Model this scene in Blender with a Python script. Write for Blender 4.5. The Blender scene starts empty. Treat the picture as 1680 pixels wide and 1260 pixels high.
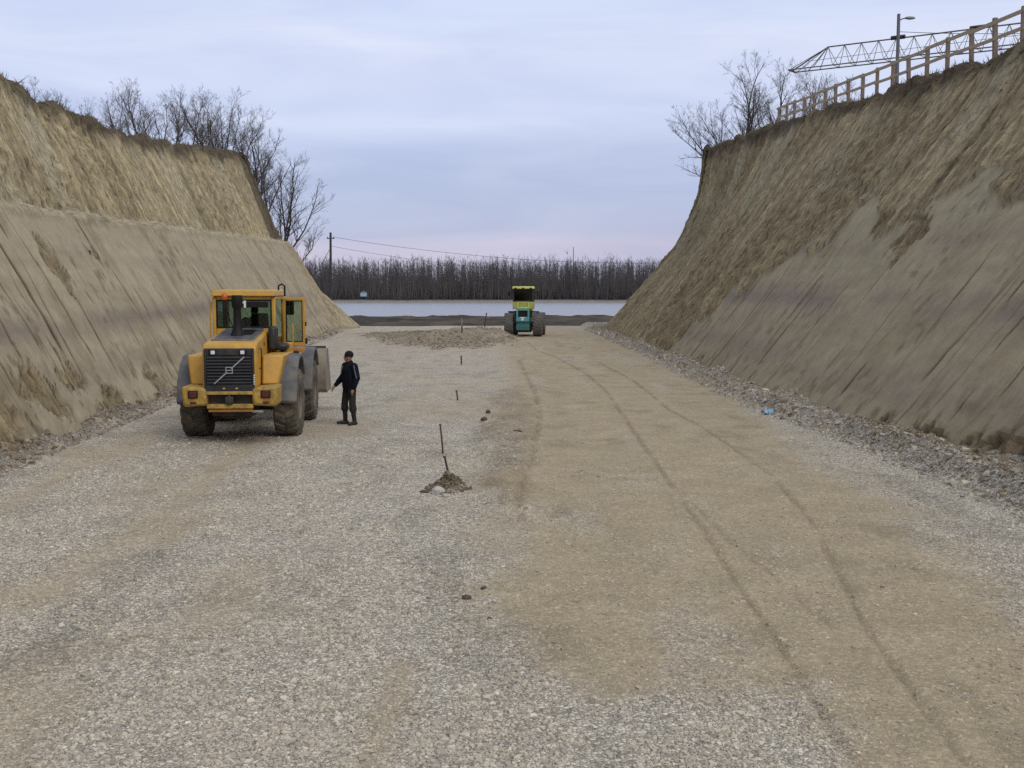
import bpy, math, random
import numpy as np
from mathutils import Vector, Matrix, Euler
R = math.radians
sc = bpy.context.scene
col = sc.collection

# ------------------------------------------------------------------ camera
cam_d = bpy.data.cameras.new('camera')
cam = bpy.data.objects.new('camera', cam_d); col.objects.link(cam)
cam.location = (0, 0, 3.16)
cam.rotation_euler = (R(90 - 4.764), 0, 0)
cam_d.sensor_width = 36; cam_d.lens = 36 * 1800 / 1680
cam_d.clip_start = .1; cam_d.clip_end = 9000
sc.camera = cam

# ------------------------------------------------------------------ sky
SUN_EL, SUN_ROT = R(42), R(140)
w = bpy.data.worlds.new('World'); sc.world = w; w.use_nodes = True
nt = w.node_tree; nt.nodes.clear()
def wn(t, **k):
    n = nt.nodes.new(t)
    for a, b in k.items(): setattr(n, a, b)
    return n
L = nt.links.new
out = wn('ShaderNodeOutputWorld'); bg = wn('ShaderNodeBackground'); bg.inputs[1].default_value = .1
sky = wn('ShaderNodeTexSky', sky_type='NISHITA', sun_disc=False, sun_elevation=SUN_EL, sun_rotation=SUN_ROT)
tc = wn('ShaderNodeTexCoord'); sep = wn('ShaderNodeSeparateXYZ'); L(tc.outputs['Generated'], sep.inputs[0])
mp = wn('ShaderNodeMapping'); mp.inputs['Scale'].default_value = (1.3, 1.3, 6.5); L(tc.outputs['Generated'], mp.inputs[0])
n1 = wn('ShaderNodeTexNoise'); n1.inputs['Scale'].default_value = 1.7; n1.inputs['Detail'].default_value = 6; n1.inputs['Roughness'].default_value = .5; n1.inputs['Distortion'].default_value = .5
L(mp.outputs[0], n1.inputs[0])
mp2 = wn('ShaderNodeMapping'); mp2.inputs['Scale'].default_value = (2.0, 2.0, 13); mp2.inputs['Location'].default_value = (3, 1, 7); L(tc.outputs['Generated'], mp2.inputs[0])
n2 = wn('ShaderNodeTexNoise'); n2.inputs['Scale'].default_value = 1.6; n2.inputs['Detail'].default_value = 7; n2.inputs['Roughness'].default_value = .55; n2.inputs['Distortion'].default_value = .8
L(mp2.outputs[0], n2.inputs[0])
m1 = wn('ShaderNodeMath', operation='MULTIPLY_ADD'); L(n1.outputs['Fac'], m1.inputs[0]); m1.inputs[1].default_value = .13; m1.inputs[2].default_value = -.065
m2 = wn('ShaderNodeMath', operation='ADD'); L(sep.outputs['Z'], m2.inputs[0]); L(m1.outputs[0], m2.inputs[1])
cr = wn('ShaderNodeValToRGB'); L(m2.outputs[0], cr.inputs[0])
stops = [(0, (.50, .50, .66)), (.028, (.58, .54, .68)), (.05, (.49, .51, .68)), (.085, (.48, .53, .71)), (.13, (.52, .575, .77)),
         (.175, (.64, .69, .88)), (.215, (.70, .74, .90)), (.27, (.59, .67, .89)), (.45, (.60, .645, .76)), (1, (.62, .64, .69))]
e = cr.color_ramp.elements
while len(e) > 1: e.remove(e[-1])
e[0].position = 0; e[0].color = (*stops[0][1], 1)
for p, c in stops[1:]:
    q = e.new(p); q.color = (*c, 1)
cr2 = wn('ShaderNodeValToRGB'); L(n2.outputs['Fac'], cr2.inputs[0])
cr2.color_ramp.elements[0].position = .36; cr2.color_ramp.elements[0].color = (.91, .93, .97, 1)
cr2.color_ramp.elements[1].position = .66; cr2.color_ramp.elements[1].color = (1.08, 1.07, 1.04, 1)
mx = wn('ShaderNodeMix', data_type='RGBA', blend_type='MULTIPLY'); mx.inputs[0].default_value = 1
L(cr.outputs[0], mx.inputs[6]); L(cr2.outputs[0], mx.inputs[7])
sc1 = wn('ShaderNodeVectorMath', operation='SCALE'); pass; sc1.inputs['Scale'].default_value = 10.7
bal = wn('ShaderNodeVectorMath', operation='MULTIPLY'); bal.inputs[1].default_value = (.985, 1.0, 1.02)
L(mx.outputs[2], bal.inputs[0]); L(bal.outputs[0], sc1.inputs[0])
mx2 = wn('ShaderNodeMix', data_type='RGBA'); mx2.inputs[0].default_value = .9
L(sky.outputs[0], mx2.inputs[6]); L(sc1.outputs[0], mx2.inputs[7])
L(mx2.outputs[2], bg.inputs[0]); L(bg.outputs[0], out.inputs[0])

# ------------------------------------------------------------------ sun (weak, behind cloud)
sd = bpy.data.lights.new('sun', 'SUN'); so = bpy.data.objects.new('sun', sd); col.objects.link(so)
sd.energy = 1.2; sd.angle = R(30); sd.color = (1, .95, .88)
sdir = Vector((math.sin(SUN_ROT) * math.cos(SUN_EL), math.cos(SUN_ROT) * math.cos(SUN_EL), math.sin(SUN_EL)))
so.rotation_euler = sdir.to_track_quat('Z', 'Y').to_euler()
so.location = (0, -20, 60)

vs = sc.view_settings
vs.view_transform = 'Standard'; vs.look = 'None'; vs.gamma = 1; vs.exposure = 0.0; vs.use_curve_mapping = False
sc.cycles.max_bounces = 6; sc.cycles.use_denoising = False

# ------------------------------------------------------------------ helpers
random.seed(7)
rng = np.random.default_rng(11)
def tag(o, label=None, cat=None, group=None, kind=None):
    if label: o['label'] = label
    if cat: o['category'] = cat
    if group: o['group'] = group
    if kind: o['kind'] = kind
    return o
def empty(name, loc=(0, 0, 0), rz=0, parent=None):
    o = bpy.data.objects.new(name, None); col.objects.link(o)
    o.location = loc; o.rotation_euler = (0, 0, rz); o.empty_display_size = .2
    if parent: o.parent = parent
    return o
def children(o): return [c for c in bpy.data.objects if c.parent == o]
def copy_tree(o, parent=None):
    c = o.copy(); col.objects.link(c)
    if parent: c.parent = parent
    for ch in children(o): copy_tree(ch, c)
    return c

def ihash(ix, iy, seed):
    n = (ix.astype(np.int64) * 374761393 + iy.astype(np.int64) * 668265263 + seed * 974634777) & 0xffffffff
    n = ((n ^ (n >> 13)) * 1274126177) & 0xffffffff
    n = ((n ^ (n >> 16)) * 2246822519) & 0xffffffff
    return ((n ^ (n >> 15)) & 0xffffff) / float(0xffffff)
def vnoise(x, y, seed=0):
    x = np.asarray(x, float); y = np.asarray(y, float)
    ix = np.floor(x); iy = np.floor(y); fx = x - ix; fy = y - iy
    fx = fx * fx * (3 - 2 * fx); fy = fy * fy * (3 - 2 * fy)
    a = ihash(ix, iy, seed); b = ihash(ix + 1, iy, seed); c = ihash(ix, iy + 1, seed); d = ihash(ix + 1, iy + 1, seed)
    return (a * (1 - fx) + b * fx) * (1 - fy) + (c * (1 - fx) + d * fx) * fy
def fbm(x, y, seed=0, o=4):
    s = 0; a = .5; t = 0
    for i in range(o):
        s = s + a * vnoise(x * 2 ** i, y * 2 ** i, seed + i * 17); t += a; a *= .5
    return s / t
def sstep(a, b, x):
    t = np.clip((np.asarray(x, float) - a) / (b - a), 0, 1); return t * t * (3 - 2 * t)
def mixc(a, b, t):
    return a * (1 - t[..., None]) + np.asarray(b, float) * t[..., None]

class MB:
    """collects shapes for one mesh object"""
    def __init__(s): s.v = []; s.f = []
    def add(s, vs, fs, M=None):
        o = len(s.v)
        for p in vs: s.v.append(tuple(M @ Vector(p)) if M is not None else tuple(p))
        for f in fs: s.f.append(tuple(i + o for i in f))
        return s
    def box(s, c, d, rot=(0, 0, 0), M=None):
        x, y, z = d[0] / 2, d[1] / 2, d[2] / 2
        T = Matrix.Translation(c) @ Euler(rot).to_matrix().to_4x4()
        if M is not None: T = M @ T
        v = [(i, j, k) for k in (-z, z) for i, j in ((-x, -y), (x, -y), (x, y), (-x, y))]
        return s.add(v, [(3, 2, 1, 0), (4, 5, 6, 7), (0, 1, 5, 4), (1, 2, 6, 5), (2, 3, 7, 6), (3, 0, 4, 7)], T)
    def hexa(s, lo, hi):
        """4 bottom + 4 top corner points"""
        return s.add(list(lo) + list(hi), [(3, 2, 1, 0), (4, 5, 6, 7), (0, 1, 5, 4), (1, 2, 6, 5), (2, 3, 7, 6), (3, 0, 4, 7)])
    def prism(s, poly, a, b, axis='x', M=None):
        """polygon (u,v) extruded along an axis from a to b; axis x: (u,v)=(y,z); y: (x,z); z: (x,y)"""
        def P(u, v, t): return {'x': (t, u, v), 'y': (u, t, v), 'z': (u, v, t)}[axis]
        n = len(poly); v = [P(u, q, a) for u, q in poly] + [P(u, q, b) for u, q in poly]
        f = [tuple(range(n))[::-1], tuple(range(n, 2 * n))] + [(i, (i + 1) % n, n + (i + 1) % n, n + i) for i in range(n)]
        return s.add(v, f, M)
    def tube(s, pts, rad, n=8, sx=1, caps=True, M=None):
        pts = [Vector(p) for p in pts]
        if not isinstance(rad, (list, tuple)): rad = [rad] * len(pts)
        vs_, fs = [], []; ref = None
        for i, p in enumerate(pts):
            d = (pts[min(i + 1, len(pts) - 1)] - pts[max(i - 1, 0)])
            d = d.normalized() if d.length > 1e-9 else Vector((0, 0, 1))
            if ref is None: ref = Vector((0, 1, 0)) if abs(d.z) > .8 else Vector((0, 0, 1))
            u = d.cross(ref)
            if u.length < 1e-4: u = d.cross(Vector((1, 0, 0)))
            u.normalize(); q = u.cross(d).normalized(); ref = q
            r = rad[i]; rx, ry = (r if isinstance(r, (list, tuple)) else (r * sx, r))
            for k in range(n):
                a = 2 * math.pi * k / n
                vs_.append(p + u * (rx * math.cos(a)) + q * (ry * math.sin(a)))
        m = len(pts)
        for i in range(m - 1):
            for k in range(n):
                k2 = (k + 1) % n
                fs.append((i * n + k, i * n + k2, (i + 1) * n + k2, (i + 1) * n + k))
        if caps: fs.append(tuple(range(n))[::-1]); fs.append(tuple((m - 1) * n + k for k in range(n)))
        return s.add(vs_, fs, M)
    def lathe(s, prof, n=32, axis='x', M=None, close=False):
        """profile (t along axis, r)"""
        vs_, fs = [], []
        for t, r in prof:
            for k in range(n):
                a = 2 * math.pi * k / n; c, d = r * math.cos(a), r * math.sin(a)
                vs_.append({'x': (t, c, d), 'y': (c, t, d), 'z': (c, d, t)}[axis])
        m = len(prof)
        for i in range(m if close else m - 1):
            j = (i + 1) % m
            for k in range(n):
                k2 = (k + 1) % n; fs.append((i * n + k, i * n + k2, j * n + k2, j * n + k))
        return s.add(vs_, fs, M)
    def ball(s, c, r, n=12, m=8, M=None):
        rx, ry, rz = r if isinstance(r, (list, tuple)) else (r, r, r)
        vs_ = [(c[0], c[1], c[2] + rz)]; fs = []
        for i in range(1, m):
            t = math.pi * i / m
            for k in range(n):
                a = 2 * math.pi * k / n
                vs_.append((c[0] + rx * math.sin(t) * math.cos(a), c[1] + ry * math.sin(t) * math.sin(a), c[2] + rz * math.cos(t)))
        vs_.append((c[0], c[1], c[2] - rz)); b = len(vs_) - 1
        for k in range(n): fs.append((0, 1 + k, 1 + (k + 1) % n)); fs.append((b, 1 + (m - 2) * n + (k + 1) % n, 1 + (m - 2) * n + k))
        for i in range(m - 2):
            for k in range(n):
                k2 = (k + 1) % n; fs.append((1 + i * n + k, 1 + (i + 1) * n + k, 1 + (i + 1) * n + k2, 1 + i * n + k2))
        return s.add(vs_, fs, M)
    def build(s, name, mat, parent=None, bevel=0, smooth=40, seg=2):
        me = bpy.data.meshes.new(name); me.from_pydata(s.v, [], s.f); me.update()
        import bmesh
        b = bmesh.new(); b.from_mesh(me); bmesh.ops.recalc_face_normals(b, faces=b.faces); b.to_mesh(me); b.free()
        if smooth:
            me.polygons.foreach_set('use_smooth', [True] * len(me.polygons)); me.set_sharp_from_angle(angle=R(smooth))
        me.materials.append(mat)
        o = bpy.data.objects.new(name, me); col.objects.link(o)
        if parent: o.parent = parent
        if bevel:
            m = o.modifiers.new('bevel', 'BEVEL'); m.width = bevel; m.segments = seg; m.limit_method = 'ANGLE'; m.angle_limit = R(35); m.harden_normals = False
        return o

def grid_mesh(name, P, mat, attrs=None, uv=None, smooth=True):
    """P[nu,nv,3] -> quad grid; attrs name->(nu,nv,3) colours"""
    nu, nv = P.shape[:2]
    me = bpy.data.meshes.new(name)
    i = np.arange(nu * nv).reshape(nu, nv)
    q = np.stack([i[:-1, :-1], i[1:, :-1], i[1:, 1:], i[:-1, 1:]], -1).reshape(-1, 4)
    me.vertices.add(nu * nv); me.vertices.foreach_set('co', P.reshape(-1).astype(np.float32))
    me.loops.add(q.size); me.loops.foreach_set('vertex_index', q.reshape(-1).astype(np.int32))
    me.polygons.add(len(q)); me.polygons.foreach_set('loop_start', np.arange(0, q.size, 4, dtype=np.int32))
    me.polygons.foreach_set('use_smooth', np.full(len(q), smooth))
    me.update(calc_edges=True)
    for k, a in (attrs or {}).items():
        at = me.attributes.new(k, 'FLOAT_COLOR', 'POINT')
        full = np.ones((nu * nv, 4), np.float32); full[:, :3] = a.reshape(-1, 3)
        at.data.foreach_set('color', full.reshape(-1))
    if uv is not None:
        at = me.attributes.new('flow', 'FLOAT_VECTOR', 'POINT')
        f = np.zeros((nu * nv, 3), np.float32); f[:, :2] = uv.reshape(-1, 2); at.data.foreach_set('vector', f.reshape(-1))
    me.materials.append(mat)
    o = bpy.data.objects.new(name, me); col.objects.link(o); return o

# ------------------------------------------------------------------ materials
def new_mat(name):
    m = bpy.data.materials.new(name); m.use_nodes = True
    t = m.node_tree; b = t.nodes['Principled BSDF']; return m, t, b
def pm(name, c, rough=.6, var=.12, scale=6, bump=0, bscale=40, metal=0, dirt=None, dirt_amt=.5, dscale=3, spec=.5):
    m, t, b = new_mat(name); ln = t.links.new
    tcn = t.nodes.new('ShaderNodeTexCoord')
    n = t.nodes.new('ShaderNodeTexNoise'); n.inputs['Scale'].default_value = scale; n.inputs['Detail'].default_value = 5; ln(tcn.outputs['Object'], n.inputs[0])
    r = t.nodes.new('ShaderNodeValToRGB'); ln(n.outputs['Fac'], r.inputs[0])
    r.color_ramp.elements[0].position = .3; r.color_ramp.elements[1].position = .7
    r.color_ramp.elements[0].color = (*[x * (1 - var) for x in c], 1); r.color_ramp.elements[1].color = (*[min(1, x * (1 + var)) for x in c], 1)
    last = r.outputs[0]
    if dirt:
        n2_ = t.nodes.new('ShaderNodeTexNoise'); n2_.inputs['Scale'].default_value = dscale; n2_.inputs['Detail'].default_value = 8; n2_.inputs['Roughness'].default_value = .65; ln(tcn.outputs['Object'], n2_.inputs[0])
        r2 = t.nodes.new('ShaderNodeValToRGB'); ln(n2_.outputs['Fac'], r2.inputs[0]); r2.color_ramp.elements[0].position = .42; r2.color_ramp.elements[1].position = .72
        r2.color_ramp.elements[1].color = (dirt_amt, dirt_amt, dirt_amt, 1)
        x = t.nodes.new('ShaderNodeMix'); x.data_type = 'RGBA'; ln(r2.outputs[0], x.inputs[0]); ln(last, x.inputs[6]); x.inputs[7].default_value = (*dirt, 1); last = x.outputs[2]
    ln(last, b.inputs['Base Color']); b.inputs['Roughness'].default_value = rough; b.inputs['Metallic'].default_value = metal
    b.inputs['Specular IOR Level'].default_value = spec
    if bump:
        n3 = t.nodes.new('ShaderNodeTexNoise'); n3.inputs['Scale'].default_value = bscale; n3.inputs['Detail'].default_value = 4; ln(tcn.outputs['Object'], n3.inputs[0])
        bp = t.nodes.new('ShaderNodeBump'); bp.inputs['Strength'].default_value = bump; bp.inputs['Distance'].default_value = .02; ln(n3.outputs['Fac'], bp.inputs['Height']); ln(bp.outputs[0], b.inputs['Normal'])
    return m
def glass(name, tint, refl=.5):
    m, t, b = new_mat(name); ln = t.links.new
    t.nodes.remove(b); o = t.nodes['Material Output']
    tr = t.nodes.new('ShaderNodeBsdfTransparent'); tr.inputs[0].default_value = (*tint, 1)
    gl = t.nodes.new('ShaderNodeBsdfGlossy'); gl.inputs['Roughness'].default_value = .05
    fr = t.nodes.new('ShaderNodeFresnel'); fr.inputs[0].default_value = 1.45
    mm = t.nodes.new('ShaderNodeMath'); mm.operation = 'MULTIPLY_ADD'; mm.inputs[1].default_value = refl; mm.inputs[2].default_value = .02; ln(fr.outputs[0], mm.inputs[0])
    mxs = t.nodes.new('ShaderNodeMixShader'); ln(mm.outputs[0], mxs.inputs[0]); ln(tr.outputs[0], mxs.inputs[1]); ln(gl.outputs[0], mxs.inputs[2]); ln(mxs.outputs[0], o.inputs[0])
    return m

DUST = (.36, .31, .24)
M = {}
M['yellow'] = pm('yellow_paint', (.60, .33, .042), .45, .08, 3, dirt=(.30, .205, .10), dirt_amt=.6, dscale=4)
M['yellow_worn'] = pm('worn_yellow_paint', (.50, .31, .06), .6, .15, 5, dirt=(.13, .095, .055), dirt_amt=.85, dscale=8)
M['orange'] = pm('orange_paint', (.55, .22, .03), .5, .1, 5, dirt=DUST, dirt_amt=.4)
M['guard'] = pm('grey_mudguard_plastic', (.095, .095, .102), .6, .12, 4, dirt=DUST, dirt_amt=.4)
M['black'] = pm('black_plastic', (.008, .008, .009), .6, .2, 8, dirt=(.05, .045, .04), dirt_amt=.2, spec=.3)
M['grille'] = pm('black_grille_plastic', (.020, .020, .024), .45, .2, 8, dirt=(.10, .09, .08), dirt_amt=.2)
M['hoodgrey'] = pm('dark_grey_hood_plastic', (.075, .08, .095), .35, .15, 5, dirt=DUST, dirt_amt=.35)
M['silver'] = pm('silver_trim', (.33, .33, .33), .4, .1, 10)
M['dark'] = pm('dark_metal', (.02, .018, .017), .6, .3, 8, dirt=(.12, .09, .06), dirt_amt=.5)
M['tyre'] = pm('dusty_tyre_rubber', (.080, .069, .054), .9, .15, 6, bump=.3, dirt=(.23, .19, .135), dirt_amt=.9, dscale=3)
M['rim'] = pm('dusty_grey_rim', (.22, .19, .16), .7, .15, 5, dirt=(.18, .13, .09), dirt_amt=.7)
M['steel'] = pm('worn_bucket_steel', (.22, .19, .14), .55, .2, 5, dirt=(.30, .25, .18), dirt_amt=.8)
M['edge'] = pm('polished_cutting_steel', (.55, .55, .60), .35, .1, 8, metal=.4)
M['redlamp'] = pm('red_lamp_lens', (.10, .016, .012), .4, .1, 20)
M['beacon'] = pm('orange_beacon_lens', (.55, .10, .02), .3, .1, 20)
M['lamp'] = pm('white_lamp_lens', (.75, .76, .78), .25, .05, 20)
M['amber'] = pm('amber_lens', (.55, .35, .06), .3, .05, 20)
M['white'] = pm('white_decal', (.8, .8, .8), .5, .03, 20)
M['seat'] = pm('black_seat_fabric', (.008, .008, .009), .9, .2, 20)
M['cabglass'] = glass('cab_glass', (.70, .80, .74), .8)
M['darkglass'] = glass('smoked_cab_glass', (.30, .33, .32), .8)
M['teal'] = pm('teal_green_paint', (.035, .17, .165), .6, .1, 4, dirt=(.13, .13, .10), dirt_amt=.6)
M['lime'] = pm('yellow_green_paint', (.40, .41, .085), .6, .1, 4, dirt=(.25, .23, .10), dirt_amt=.4)
M['limelight'] = pm('pale_yellow_green_paint', (.62, .62, .17), .5, .1, 4)
M['tealight'] = pm('light_teal_paint', (.10, .32, .34), .5, .1, 4)
M['skin'] = pm('skin', (.33, .18, .12), .6, .08, 20)
M['jacket'] = pm('navy_black_jacket', (.005, .006, .011), .8, .25, 12, spec=.2)
M['stripe'] = pm('pale_blue_stripe', (.17, .19, .28), .7, .1, 20)
M['trousers'] = pm('dark_camouflage_cloth', (.012, .012, .010), .85, .25, 12, dirt=(.036, .034, .024), dirt_amt=.8, dscale=14)
M['boots'] = pm('black_rubber_boots', (.006, .006, .007), .5, .2, 10, dirt=(.10, .085, .065), dirt_amt=.35, dscale=9)
M['beanie'] = pm('black_knit_beanie', (.007, .006, .007), .95, .2, 40)
M['wood'] = pm('raw_fence_timber', (.21, .155, .115), .8, .18, 9, bump=.3, bscale=60)
M['woodlight'] = pm('pale_fence_board', (.36, .28, .19), .8, .15, 9, bump=.3, bscale=60)
M['oldwood'] = pm('weathered_pole_wood', (.05, .045, .045), .85, .2, 9)
M['concrete'] = pm('grey_concrete_pole', (.16, .155, .16), .85, .15, 9)
M['jib'] = pm('dull_yellow_grey_crane_steel', (.19, .17, .15), .6, .2, 3)
M['cable'] = pm('dark_cable', (.05, .05, .055), .7, .1, 3)
M['rebar'] = pm('rusty_rebar', (.075, .045, .035), .8, .25, 20)
M['bark'] = pm('grey_brown_bark', (.070, .058, .052), .9, .25, 6)
M['twig'] = pm('thin_brown_twigs', (.10, .083, .073), .9, .25, 3)
M['bluep'] = pm('pale_blue_plastic', (.22, .42, .62), .35, .1, 14)
M['hut'] = pm('pale_blue_hut_paint', (.30, .42, .50), .7, .1, 2)
M['forest'] = pm('dark_bare_wood', (.074, .065, .061), .95, .35, .05)
M['clod'] = pm('dark_soil_clod', (.095, .075, .055), .95, .3, 20, bump=.6)
M['palestone'] = pm('pale_limestone', (.50, .47, .42), .85, .15, 14, bump=.4)

def attr_mat(name, rough=.95, nscale=2.5, namt=.3, fine=18, bump=.6, bdist=.05, flow=None):
    """vertex colour x procedural grain, with fine relief; flow = scratch relief along the slope"""
    m, t, b = new_mat(name); ln = t.links.new
    a = t.nodes.new('ShaderNodeAttribute'); a.attribute_name = 'tone'
    tcn = t.nodes.new('ShaderNodeTexCoord')
    n = t.nodes.new('ShaderNodeTexNoise'); n.inputs['Scale'].default_value = nscale; n.inputs['Detail'].default_value = 10; n.inputs['Roughness'].default_value = .65; ln(tcn.outputs['Object'], n.inputs[0])
    mr = t.nodes.new('ShaderNodeMapRange'); mr.inputs[1].default_value = .25; mr.inputs[2].default_value = .75; mr.inputs[3].default_value = 1 - namt; mr.inputs[4].default_value = 1 + namt; ln(n.outputs['Fac'], mr.inputs[0])
    s = t.nodes.new('ShaderNodeVectorMath'); s.operation = 'SCALE'; ln(a.outputs['Color'], s.inputs[0]); ln(mr.outputs[0], s.inputs['Scale'])
    ln(s.outputs[0], b.inputs['Base Color']); b.inputs['Roughness'].default_value = rough; b.inputs['Specular IOR Level'].default_value = .2
    n3 = t.nodes.new('ShaderNodeTexNoise'); n3.inputs['Scale'].default_value = fine; n3.inputs['Detail'].default_value = 6; n3.inputs['Roughness'].default_value = .6; ln(tcn.outputs['Object'], n3.inputs[0])
    h = n3.outputs['Fac']
    if flow:
        fl = t.nodes.new('ShaderNodeAttribute'); fl.attribute_name = 'flow'
        rg = t.nodes.new('ShaderNodeAttribute'); rg.attribute_name = 'rough'
        mpn = t.nodes.new('ShaderNodeMapping'); mpn.inputs['Scale'].default_value = (flow[0], flow[1], 1); ln(fl.outputs['Vector'], mpn.inputs[0])
        nf = t.nodes.new('ShaderNodeTexNoise'); nf.inputs['Scale'].default_value = 1; nf.inputs['Detail'].default_value = 4; ln(mpn.outputs[0], nf.inputs[0])
        mu = t.nodes.new('ShaderNodeMath'); mu.operation = 'MULTIPLY'; ln(nf.outputs['Fac'], mu.inputs[0]); ln(rg.outputs['Fac'], mu.inputs[1])
        mp3 = t.nodes.new('ShaderNodeMapping'); mp3.inputs['Scale'].default_value = (12, 2.0, 1); ln(fl.outputs['Vector'], mp3.inputs[0])
        nf2 = t.nodes.new('ShaderNodeTexNoise'); nf2.inputs['Scale'].default_value = 1; nf2.inputs['Detail'].default_value = 5; nf2.inputs['Roughness'].default_value = .6; ln(mp3.outputs[0], nf2.inputs[0])
        m3 = t.nodes.new('ShaderNodeMapRange'); m3.inputs[1].default_value = .36; m3.inputs[2].default_value = .56; m3.inputs[3].default_value = .55; m3.inputs[4].default_value = 1.14; ln(nf2.outputs['Fac'], m3.inputs[0])
        mi3 = t.nodes.new('ShaderNodeMix'); ln(rg.outputs['Fac'], mi3.inputs[0]); mi3.inputs[2].default_value = 1; ln(m3.outputs[0], mi3.inputs[3])
        mp4 = t.nodes.new('ShaderNodeMapping'); mp4.inputs['Scale'].default_value = (7, 3.5, 1); ln(fl.outputs['Vector'], mp4.inputs[0])
        nf4 = t.nodes.new('ShaderNodeTexNoise'); nf4.inputs['Scale'].default_value = 1; nf4.inputs['Detail'].default_value = 6; nf4.inputs['Roughness'].default_value = .7; ln(mp4.outputs[0], nf4.inputs[0])
        m4 = t.nodes.new('ShaderNodeMapRange'); m4.inputs[1].default_value = .56; m4.inputs[2].default_value = .66; m4.inputs[3].default_value = 1; m4.inputs[4].default_value = .42; ln(nf4.outputs['Fac'], m4.inputs[0])
        mi4 = t.nodes.new('ShaderNodeMix'); ln(rg.outputs['Fac'], mi4.inputs[0]); mi4.inputs[2].default_value = 1; ln(m4.outputs[0], mi4.inputs[3])
        pr4 = t.nodes.new('ShaderNodeMath'); pr4.operation = 'MULTIPLY'; ln(mi3.outputs[0], pr4.inputs[0]); ln(mi4.outputs[0], pr4.inputs[1])
        s3 = t.nodes.new('ShaderNodeVectorMath'); s3.operation = 'SCALE'; ln(s.outputs[0], s3.inputs[0]); ln(pr4.outputs[0], s3.inputs['Scale']); ln(s3.outputs[0], b.inputs['Base Color'])
        g0_ = t.nodes.new('ShaderNodeMath'); g0_.operation = 'MULTIPLY_ADD'; ln(rg.outputs['Fac'], g0_.inputs[0]); g0_.inputs[1].default_value = .75; g0_.inputs[2].default_value = .12
        g1_ = t.nodes.new('ShaderNodeMath'); g1_.operation = 'MULTIPLY'; ln(h, g1_.inputs[0]); ln(g0_.outputs[0], g1_.inputs[1]); h = g1_.outputs[0]
        ad0 = t.nodes.new('ShaderNodeMath'); ad0.operation = 'MULTIPLY_ADD'; ln(nf2.outputs['Fac'], ad0.inputs[0]); ln(rg.outputs['Fac'], ad0.inputs[1]); ln(h, ad0.inputs[2]); h = ad0.outputs[0]
        ad = t.nodes.new('ShaderNodeMath'); ad.operation = 'MULTIPLY_ADD'; ln(mu.outputs[0], ad.inputs[0]); ad.inputs[1].default_value = 2.0; ln(h, ad.inputs[2]); h = ad.outputs[0]
    bp = t.nodes.new('ShaderNodeBump'); bp.inputs['Strength'].default_value = bump; bp.inputs['Distance'].default_value = bdist; ln(h, bp.inputs['Height']); ln(bp.outputs[0], b.inputs['Normal'])
    return m
M['bank'] = attr_mat('cut_loess_soil', nscale=2.2, namt=.20, fine=10, bump=.8, bdist=.07, flow=(5, .5))
M['ground'] = attr_mat('river_flat_mud', nscale=.3, namt=.35, fine=2, bump=.5, bdist=.3)
M['rubble'] = attr_mat('mixed_rubble', nscale=9, namt=.25, fine=30, bump=.3, bdist=.01)

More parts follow.
